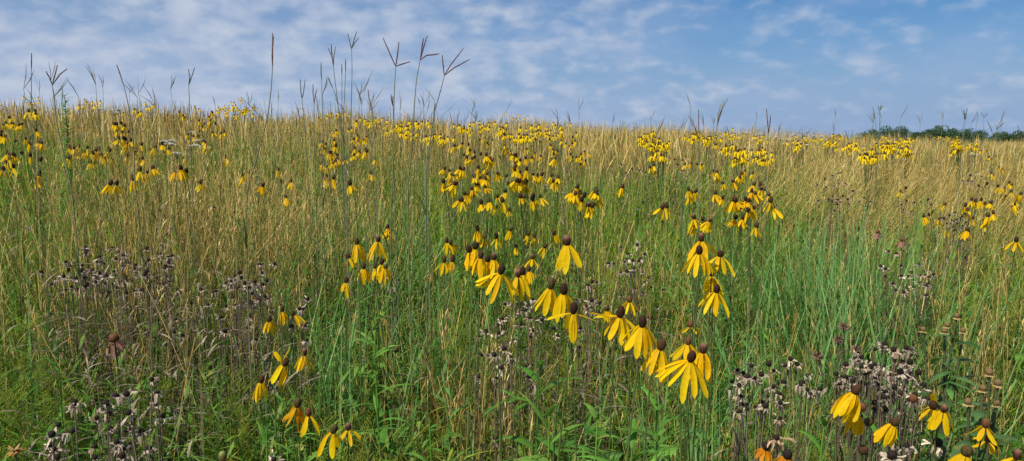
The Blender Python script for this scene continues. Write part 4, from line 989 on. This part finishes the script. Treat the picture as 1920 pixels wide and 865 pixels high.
def leafy_plants():
    """coneflower plants not in bloom: erect stem with divided leaves"""
    L_ = [(700, 648, 1.65, 'leafy green plant with palm-like divided leaves left of the yellowish stems, upper one', 1), (705, 745, 1.45, 'leafy green plant with divided leaves below the upper palm-like one', 1), (832, 700, 1.55, 'pale green young leafy plant among the yellowish dry stems', 0),
          (1012, 690, 1.32, 'sturdy dark green leafy stem with long lance leaves below the central blooms', 2), (1030, 780, 1.2, 'leafy stem with large divided leaves at the bottom below the sturdy one', 2), (1235, 770, 1.15, 'leafy green plant spreading under the largest bloom', 2),
          (1120, 790, 1.2, 'leafy plant with a long pale blade-like leaf, right of the sturdy stem', 1), (805, 780, 1.35, 'low leafy plant at the bottom left of the sturdy stem', 0), (560, 830, 1.2, 'bushy leafy plant at the bottom beneath the small spread coneflowers', 1),
          (500, 800, 1.3, 'narrow-leaved green plant at the bottom left of the wilting coneflower', 0), (1545, 800, 1.15, 'upright green leaf shoot left of the huge drooping skirt', 0), (1660, 810, 1.25, 'green leafy stem behind the flat dark-coned bloom', 1),
          (705, 560, 1.9, 'leafy stalk beneath the tight bunch of short heads', 1), (110, 690, 1.5, 'bright arching-leaved green plant left of the near withered group', 0), (1185, 840, 1.12, 'leafy plant cut by the bottom edge between the sturdy stem and the largest bloom', 2)]
    for px, py, Y, lab, big in L_:
        p = at(px, py, Y); bx, by = p.x + random.uniform(-.02, .02), p.y + .03; base = Vector((bx, by, gz(bx, by))); H = p - base
        r = root_at('leafy_plant', base, lab, 'leafy plant'); ms = MB(); c = random.choice(LEAFC)
        pts = stem_path((0, 0, 0), H, .015, 9); ms.tube(pts, [lerp(.0034, .0014, i / 8) for i in range(9)], np.asarray(c) * .9, 6); link('stem', ms.mesh('stem', M_STALK), r)
        ml = MB(); n = 17 + 4 * big; a = random.uniform(0, 6.28)
        for k in range(n):
            q = .35 + .65 * k / (n - 1); b = pts[0].lerp(pts[-1], q) if False else pts[min(8, int(q * 8))].lerp(pts[min(8, int(q * 8) + 1)], q * 8 - int(q * 8)); a += 2.4 + random.uniform(-.3, .3)
            size = (.12 + .035 * big) * (1.15 - .75 * max(0, q - .45) / .55) * random.uniform(.75, 1.15)
            if big and random.random() < .55 and q < .93: pinnate_leaf(ml, b, a, size * 1.15, c, 2, random.uniform(25, 50), 60)
            else: lance_leaf(ml, b, a, size, size * random.uniform(.13, .19), random.uniform(20, 55) + 25 * max(0, q - .8) * 5, random.uniform(45, 100), c, fold=.2, ns=9)
        link('leaves', ml.mesh('leaves', M_LEAF), r)
    # bright green goldenrod-like spire on the left slope
    p = at(121, 178, 4.6); base = Vector((p.x, p.y, gz(p.x, p.y))); H = p - base; r = root_at('leafy_spire', base, 'bright green spire of fine leaves rising above the left slope, no flowers', 'leafy plant')
    ms = MB(); ms.tube([Vector(), H], [.006, .002], (.08, .14, .03), 5); link('stem', ms.mesh('stem', M_STALK), r); ml = MB()
    for k in range(340):
        q = .35 + .65 * random.random(); L = lerp(.15, .045, q) * random.uniform(.7, 1.2)
        lance_leaf(ml, H * q, random.uniform(0, 6.28), L, L * .2, random.uniform(10, 50), 35, (.22, .42, .07), ns=4)
    link('leaves', ml.mesh('leaves', M_LEAF), r)
    # dark-leaved plants with flat brown spent heads
    for lab, Y, heads, hang in (('dark green leafy plant with four flat rust-brown spent heads at the right', 1.75, [(1794,594),(1776,611),(1771,622),(1806,621),(1731,619)], 1), ('low dark-leaved plant with yellowish spent heads in the lower right corner', 1.3, [(1843,730),(1815,755),(1868,757),(1871,720),(1855,700)], 1)):
        pp = [at(px, py, Y + random.uniform(-.04, .04)) for px, py in heads]; c = sum(pp, Vector()) / len(pp); base = Vector((c.x + .02, c.y + .03, gz(c.x, c.y))); r = root_at('spent_flower_plant', base, lab, 'leafy plant')
        ms = MB(); ml = MB()
        for p in pp:
            f = (c - base) * .45; pts = stem_path(Vector(), f, .01, 4) + stem_path(f, p - base, .01, 5)[1:]
            ms.tube(pts, [.0024] * len(pts), (.09, .11, .05), 5)
            for k in range(7):
                q = random.uniform(.35, .95); L = random.uniform(.045, .08)
                lance_leaf(ml, f.lerp(p - base, max(0, (q - .3) / .7)) if q > .3 else f * q, random.uniform(0, 6.28), L, L * .36, random.uniform(-10, 50), 60, random.choice([(.06, .14, .035), (.08, .18, .05), (.10, .20, .06)]), fold=.14, ns=7)
        for k in range(46):
            q = random.uniform(.3, 1.0); L = random.uniform(.03, .05); a = random.uniform(0, 6.28)
            b = (c - base) * q; b = Vector((b.x + math.cos(a) * .06, b.y + math.sin(a) * .06, b.z * .93)); lance_leaf(ml, b, a, L, L * .33, random.uniform(-10, 50), 60, random.choice([(.07, .17, .03), (.09, .21, .04), (.12, .25, .05)]), fold=.14, ns=7)
        link('stem', ms.mesh('stem', M_STALK), r); link('leaves', ml.mesh('leaves', M_LEAF), r)
        for p in pp:
            mh = MB(); V = []; nu = 12
            for (rr, z) in ((.002, -.005), (.007, -.002), (.0105, .002), (.0085, .006), (.0045, .008), (.0006, .009)):
                for i in range(nu): V.append(((p - base).x + rr * .62 * math.cos(i * 6.283 / nu) * random.uniform(.85, 1.15), (p - base).y + rr * .62 * math.sin(i * 6.283 / nu), (p - base).z + z))
            mh.add(V, [(j * nu + i, j * nu + (i + 1) % nu, (j + 1) * nu + (i + 1) % nu, (j + 1) * nu + i) for j in range(5) for i in range(nu)], (.20, .12, .05))
            for k in range(13):
                lance_leaf(mh, (p - base) + Vector((0, 0, -.003)), k * .57, random.uniform(.007, .013), .004, 5, 30, (.42, .32, .12), fold=.3, ns=4)
            link('spent_head', mh.mesh('spent_head', M_CONE), r)
    # wild bergamot: round brown seed heads on stiff stalks
    for lab, Y, heads in (('stiff stalk with two round brown bergamot seed heads above the dense grey stand, taller', 1.65, [(1583,613),(1572,637)]), ('stiff stalk with small round brown seed heads just above the pale withered flowers', 1.6, [(1606,656),(1533,668)])):
        pp = [at(px, py, Y) for px, py in heads]; c = pp[0]; base = Vector((c.x, c.y + .03, gz(c.x, c.y))); r = root_at('seed_head_stalk', base, lab, 'seed heads'); ms = MB(); ml = MB()
        f = (c - base) * .7
        for i, p in enumerate(pp):
            pts = [Vector(), f * .5, f, p - base] if i == 0 else [f, p - base]
            ms.tube(pts, [.0019] * len(pts), (.13, .13, .06), 5)
            for k in range(4): lance_leaf(ml, f.lerp(p - base, random.uniform(.3, .95)), random.uniform(0, 6.28), .045, .014, 20, 60, (.13, .15, .06), ns=6)
        link('stem', ms.mesh('stem', M_STALK), r); link('leaves', ml.mesh('leaves', M_LEAF), r)
        for p in pp:
            mh = MB()
            for k in range(110):
                d = Vector((random.gauss(0, 1), random.gauss(0, 1), random.gauss(0, .8))).normalized(); o = d.orthogonal().normalized(); a = p - base + d * .004; b = p - base + d * .0125
                mh.ribbon([a, a.lerp(b, .5), b], [o] * 3, [.002, .003, .0014], jit((.14, .085, .05), .4), jit((.26, .17, .11), .3))
            link('seed_head', mh.mesh('seed_head', M_SHRIVEL), r)
    # tan flat seed head at the bottom left corner
    p = at(28, 845, 1.15); base = Vector((p.x, p.y + .03, gz(p.x, p.y))); r = root_at('spent_flower_plant', base, 'orange-tan flat spent flower at the bottom left corner', 'spent flower'); ms = MB(); ms.tube([Vector(), p - base], [.0025, .0018], (.12, .12, .05), 5); link('stem', ms.mesh('stem', M_STALK), r)
    mh = MB()
    for k in range(40): lance_leaf(mh, (p - base), random.uniform(0, 6.28), random.uniform(.009, .018), .005, random.uniform(-15, 45), 30, random.choice([(.42, .22, .06), (.50, .36, .14), (.35, .17, .05)]), fold=.3, ns=4)
    link('spent_head', mh.mesh('spent_head', M_SHRIVEL), r)

# ------------------------------------------------------------------ distant trees
def trees():
    T = [(1570, 258, 22, 'low sliver of a distant tree, leftmost on the right horizon'), (1632, 249, 36, 'distant round tree at the left end of the larger clump'), (1664, 242, 46, 'distant broad tree in the middle of the larger clump, left half'), (1692, 243, 44, 'distant broad tree in the middle of the larger clump, right half'),
         (1720, 252, 22, 'small thin distant tree at the right end of the larger clump'), (1744, 248, 28, 'distant tree at the left end of the second clump'), (1762, 240, 38, 'tallest distant tree, at the centre of the second clump'), (1790, 247, 38, 'distant tree at the right end of the second clump'),
         (1818, 248, 32, 'distant tree standing apart right of the second clump, left one'), (1838, 251, 30, 'distant tree standing apart right of the second clump, right one'), (1878, 254, 34, 'low distant tree left of the right edge'), (1908, 253, 36, 'low distant tree at the right edge')]
    for px, py, wpx, lab in T:
        Y = random.uniform(520, 640); top = at(px, py - 5, Y); base = Vector((top.x, Y, -1.0)); H = top.z - base.z; W = wpx * Y / F * .85
        r = root_at('distant_tree', base, lab, 'tree', None)
        mt = MB(); mt.tube([Vector(), Vector((.2, 0, H * .3)), Vector((0, .1, H * .55)), Vector((.3, 0, H * .85))], [.35, .28, .2, .05], (.06, .045, .03), 7)
        for k in range(7):
            a = random.uniform(0, 6.28); b = Vector((0, 0, H * random.uniform(.25, .6))); e = b + Vector((math.cos(a) * W * .6, math.sin(a) * W * .6, H * .25)); mt.tube([b, b.lerp(e, .5) + Vector((0, 0, .3)), e], [.14, .09, .03], (.06, .045, .03), 5)
        link('trunk', mt.mesh('trunk', M_BARK), r)
        mc = MB(); lobes = []
        for k in range(15):
            a = random.uniform(0, 6.28); q = random.uniform(.05, .85); zz = random.uniform(.15, .80)
            lobes.append((Vector((math.cos(a) * W * q * (1.15 - .6 * zz), math.sin(a) * W * q * (1.15 - .6 * zz), H * zz * (1.05 - .35 * q))), W * random.uniform(.20, .42), random.uniform(.6, 1.3)))
        lobes.append((Vector((random.uniform(-.15, .15) * W, 0, H * .80)), W * .26, 1.1))
        for cen, rad, sh in lobes:
            for k in range(170):
                d = Vector((random.gauss(0, 1), random.gauss(0, 1), random.gauss(0, 1))).normalized(); p = cen + Vector((d.x * rad, d.y * rad, d.z * rad * .8)) * random.uniform(.75, 1.08)
                if p.z < 0: continue
                n = (d + Vector((random.gauss(0, .5), random.gauss(0, .5), random.gauss(0, .5)))).normalized(); u = n.orthogonal().normalized(); u.rotate(Matrix.Rotation(random.uniform(0, 6.28), 3, n)); v = n.cross(u); s = random.uniform(.28, .6)
                c = np.array((.045, .095, .035)) * sh * random.uniform(.6, 1.5)  # leaf green, lightened slightly to put distance haze into the colour
                mc.add([tuple(p - u * s), tuple(p - v * s * .7), tuple(p + u * s), tuple(p + v * s * .7)], [(0, 1, 2, 3)], c)
        link('crown', mc.mesh('crown', M_CROWN, False), r)

# ------------------------------------------------------------------ setting, light, camera
def build_ground():
    xs = np.concatenate([-np.geomspace(3000, 30, 24), np.arange(-28, 28.1, .5), np.geomspace(30, 3000, 24)])
    ys = np.concatenate([-np.geomspace(400, 6, 10), np.arange(-5, 60, .5), np.geomspace(62, 4000, 30)])
    X, Y = np.meshgrid(xs, ys); Z = ground(X, Y)
    V = np.stack([X.ravel(), Y.ravel(), Z.ravel()], 1); nx, ny = len(xs), len(ys)
    i = (np.arange(ny - 1)[:, None] * nx + np.arange(nx - 1)[None, :]).ravel()
    Q = np.stack([i, i + 1, i + nx + 1, i + nx], 1)
    o = link('ground', mesh_from_arrays('ground', V, Q, np.full((len(V), 3), .08), [ground_material()], True))
    tag(o, 'gently rising prairie hillside of dark soil under the grass', 'ground', None, 'structure')

SUN_AZ, SUN_EL = R(222), R(50)       # compass style: 0 = straight ahead, clockwise
def build_light():
    w = bpy.data.worlds.new('World'); scene.world = w; w.use_nodes = True
    N, L = w.node_tree.nodes, w.node_tree.links; N.clear()
    out = N.new('ShaderNodeOutputWorld'); bg = N.new('ShaderNodeBackground'); bg.inputs['Strength'].default_value = SKY_STRENGTH
    sky = N.new('ShaderNodeTexSky'); sky.sky_type = 'NISHITA'; sky.sun_disc = False; sky.sun_elevation = SUN_EL; sky.sun_rotation = SUN_AZ
    sky.air_density = 1.0; sky.dust_density = .6; sky.ozone_density = 3.0
    tc = N.new('ShaderNodeTexCoord'); sx = N.new('ShaderNodeSeparateXYZ'); L.new(tc.outputs['Generated'], sx.inputs[0])
    def math_(op, a, b=None, clamp=False):
        n = N.new('ShaderNodeMath'); n.operation = op; n.use_clamp = clamp
        for i, v in enumerate((a, b)):
            if v is None: continue
            if isinstance(v, (int, float)): n.inputs[i].default_value = v
            else: L.new(v, n.inputs[i])
        return n.outputs[0]
    z = math_('ADD', math_('MAXIMUM', sx.outputs['Z'], 0.0), .42)
    u = math_('DIVIDE', sx.outputs['X'], z); v = math_('DIVIDE', sx.outputs['Y'], z)
    cb = N.new('ShaderNodeCombineXYZ'); L.new(u, cb.inputs[0]); L.new(v, cb.inputs[1])
    def noise(scale, detail, rough, dist=0.0, off=0.0):
        mp = N.new('ShaderNodeMapping'); mp.inputs['Location'].default_value = (off, off * .7, 0); L.new(cb.outputs[0], mp.inputs['Vector'])
        n = N.new('ShaderNodeTexNoise'); n.inputs['Scale'].default_value = scale; n.inputs['Detail'].default_value = detail; n.inputs['Roughness'].default_value = rough; n.inputs['Distortion'].default_value = dist
        L.new(mp.outputs[0], n.inputs['Vector']); return n.outputs['Fac']
    def rng(v, a, b, c=0.0, d=1.0):
        n = N.new('ShaderNodeMapRange'); n.interpolation_type = 'SMOOTHSTEP'; n.inputs['From Min'].default_value = a; n.inputs['From Max'].default_value = b; n.inputs['To Min'].default_value = c; n.inputs['To Max'].default_value = d
        L.new(v, n.inputs['Value']); return n.outputs['Result']
    fine = noise(15.0, 3, .48, .15, 2.0); mid = noise(5.6, 3, .5, .1, 7.7); shade = noise(10.0, 3, .5, 0, 3.3); big = noise(1.7, 3, .5, 0, 5.3); veil = noise(4.0, 5, .55, .2, 9.1)
    side = rng(sx.outputs['X'], -.5, .62, .07, -.11)
    cover = math_('ADD', math_('ADD', math_('MULTIPLY', fine, .58), math_('MULTIPLY', mid, .55)), math_('ADD', math_('MULTIPLY', big, .35), side))
    puff = rng(cover, .60, .95)
    vl = rng(math_('ADD', math_('MULTIPLY', veil, .7), math_('ADD', math_('MULTIPLY', big, .3), math_('MULTIPLY', side, 1.5))), .28, .68)
    def mixc(f, A, B):
        n = N.new('ShaderNodeMix'); n.data_type = 'RGBA'
        for sock, v in (('Factor', f), ('A', A), ('B', B)):
            if isinstance(v, tuple): n.inputs[sock].default_value = v
            else: L.new(v, n.inputs[sock])
        return n.outputs['Result']
    tint = N.new('ShaderNodeMix'); tint.data_type = 'RGBA'; tint.blend_type = 'MULTIPLY'; tint.inputs['Factor'].default_value = 1.0; L.new(sky.outputs['Color'], tint.inputs['A']); tint.inputs['B'].default_value = SKY_TINT
    hz = rng(sx.outputs['Z'], .0, .20, .96, .05)
    clear = mixc(hz, tint.outputs['Result'], HAZE)
    veiled = mixc(math_('MULTIPLY', vl, .52), clear, VEIL)
    final = mixc(math_('MULTIPLY', puff, .92), veiled, mixc(rng(shade, .35, .65), CLOUD_SHADE, CLOUD))
    class m2: outputs = {'Result': final}
    L.new(m2.outputs['Result'], bg.inputs['Color']); L.new(bg.outputs[0], out.inputs['Surface'])
    sun = bpy.data.lights.new('Sun', 'SUN'); sun.energy = SUN_E; sun.angle = R(.53); sun.color = (1.0, .95, .86)
    so = bpy.data.objects.new('Sun', sun); COL.objects.link(so)
    d = Vector((math.sin(SUN_AZ) * math.cos(SUN_EL), math.cos(SUN_AZ) * math.cos(SUN_EL), math.sin(SUN_EL)))
    so.rotation_euler = d.to_track_quat('Z', 'Y').to_euler(); so.location = (0, -5, 12)

SKY_STRENGTH = 0.10
SUN_E = 5.0
SKY_TINT = (.31, .60, .86, 1)
CLOUD = (5.3, 5.95, 7.2, 1)
CLOUD_SHADE = (4.4, 5.2, 6.8, 1)
VEIL = (3.7, 4.7, 6.8, 1)
HAZE = (2.9, 4.1, 6.3, 1)

def build_camera():
    cd = bpy.data.cameras.new('Camera'); cd.sensor_width = 36; cd.lens = 36 * F / 1920; cd.clip_start = .05; cd.clip_end = 9000
    co = bpy.data.objects.new('Camera', cd); COL.objects.link(co); co.location = EYE; co.rotation_euler = (math.pi / 2 - PITCH, 0, 0); scene.camera = co

build_camera()
build_light()
build_ground()
make_library()
grasses()
near_flowers()
mid_flowers()
withered()
stalks()
white_flowers()
leafy_plants()
trees()

scene.view_settings.view_transform = 'Standard'; scene.view_settings.look = 'None'; scene.view_settings.exposure = 0
scene.render.engine = 'CYCLES'
scene.cycles.max_bounces = 4; scene.cycles.diffuse_bounces = 2; scene.cycles.transmission_bounces = 3; scene.cycles.glossy_bounces = 2
scene.cycles.use_denoising = False
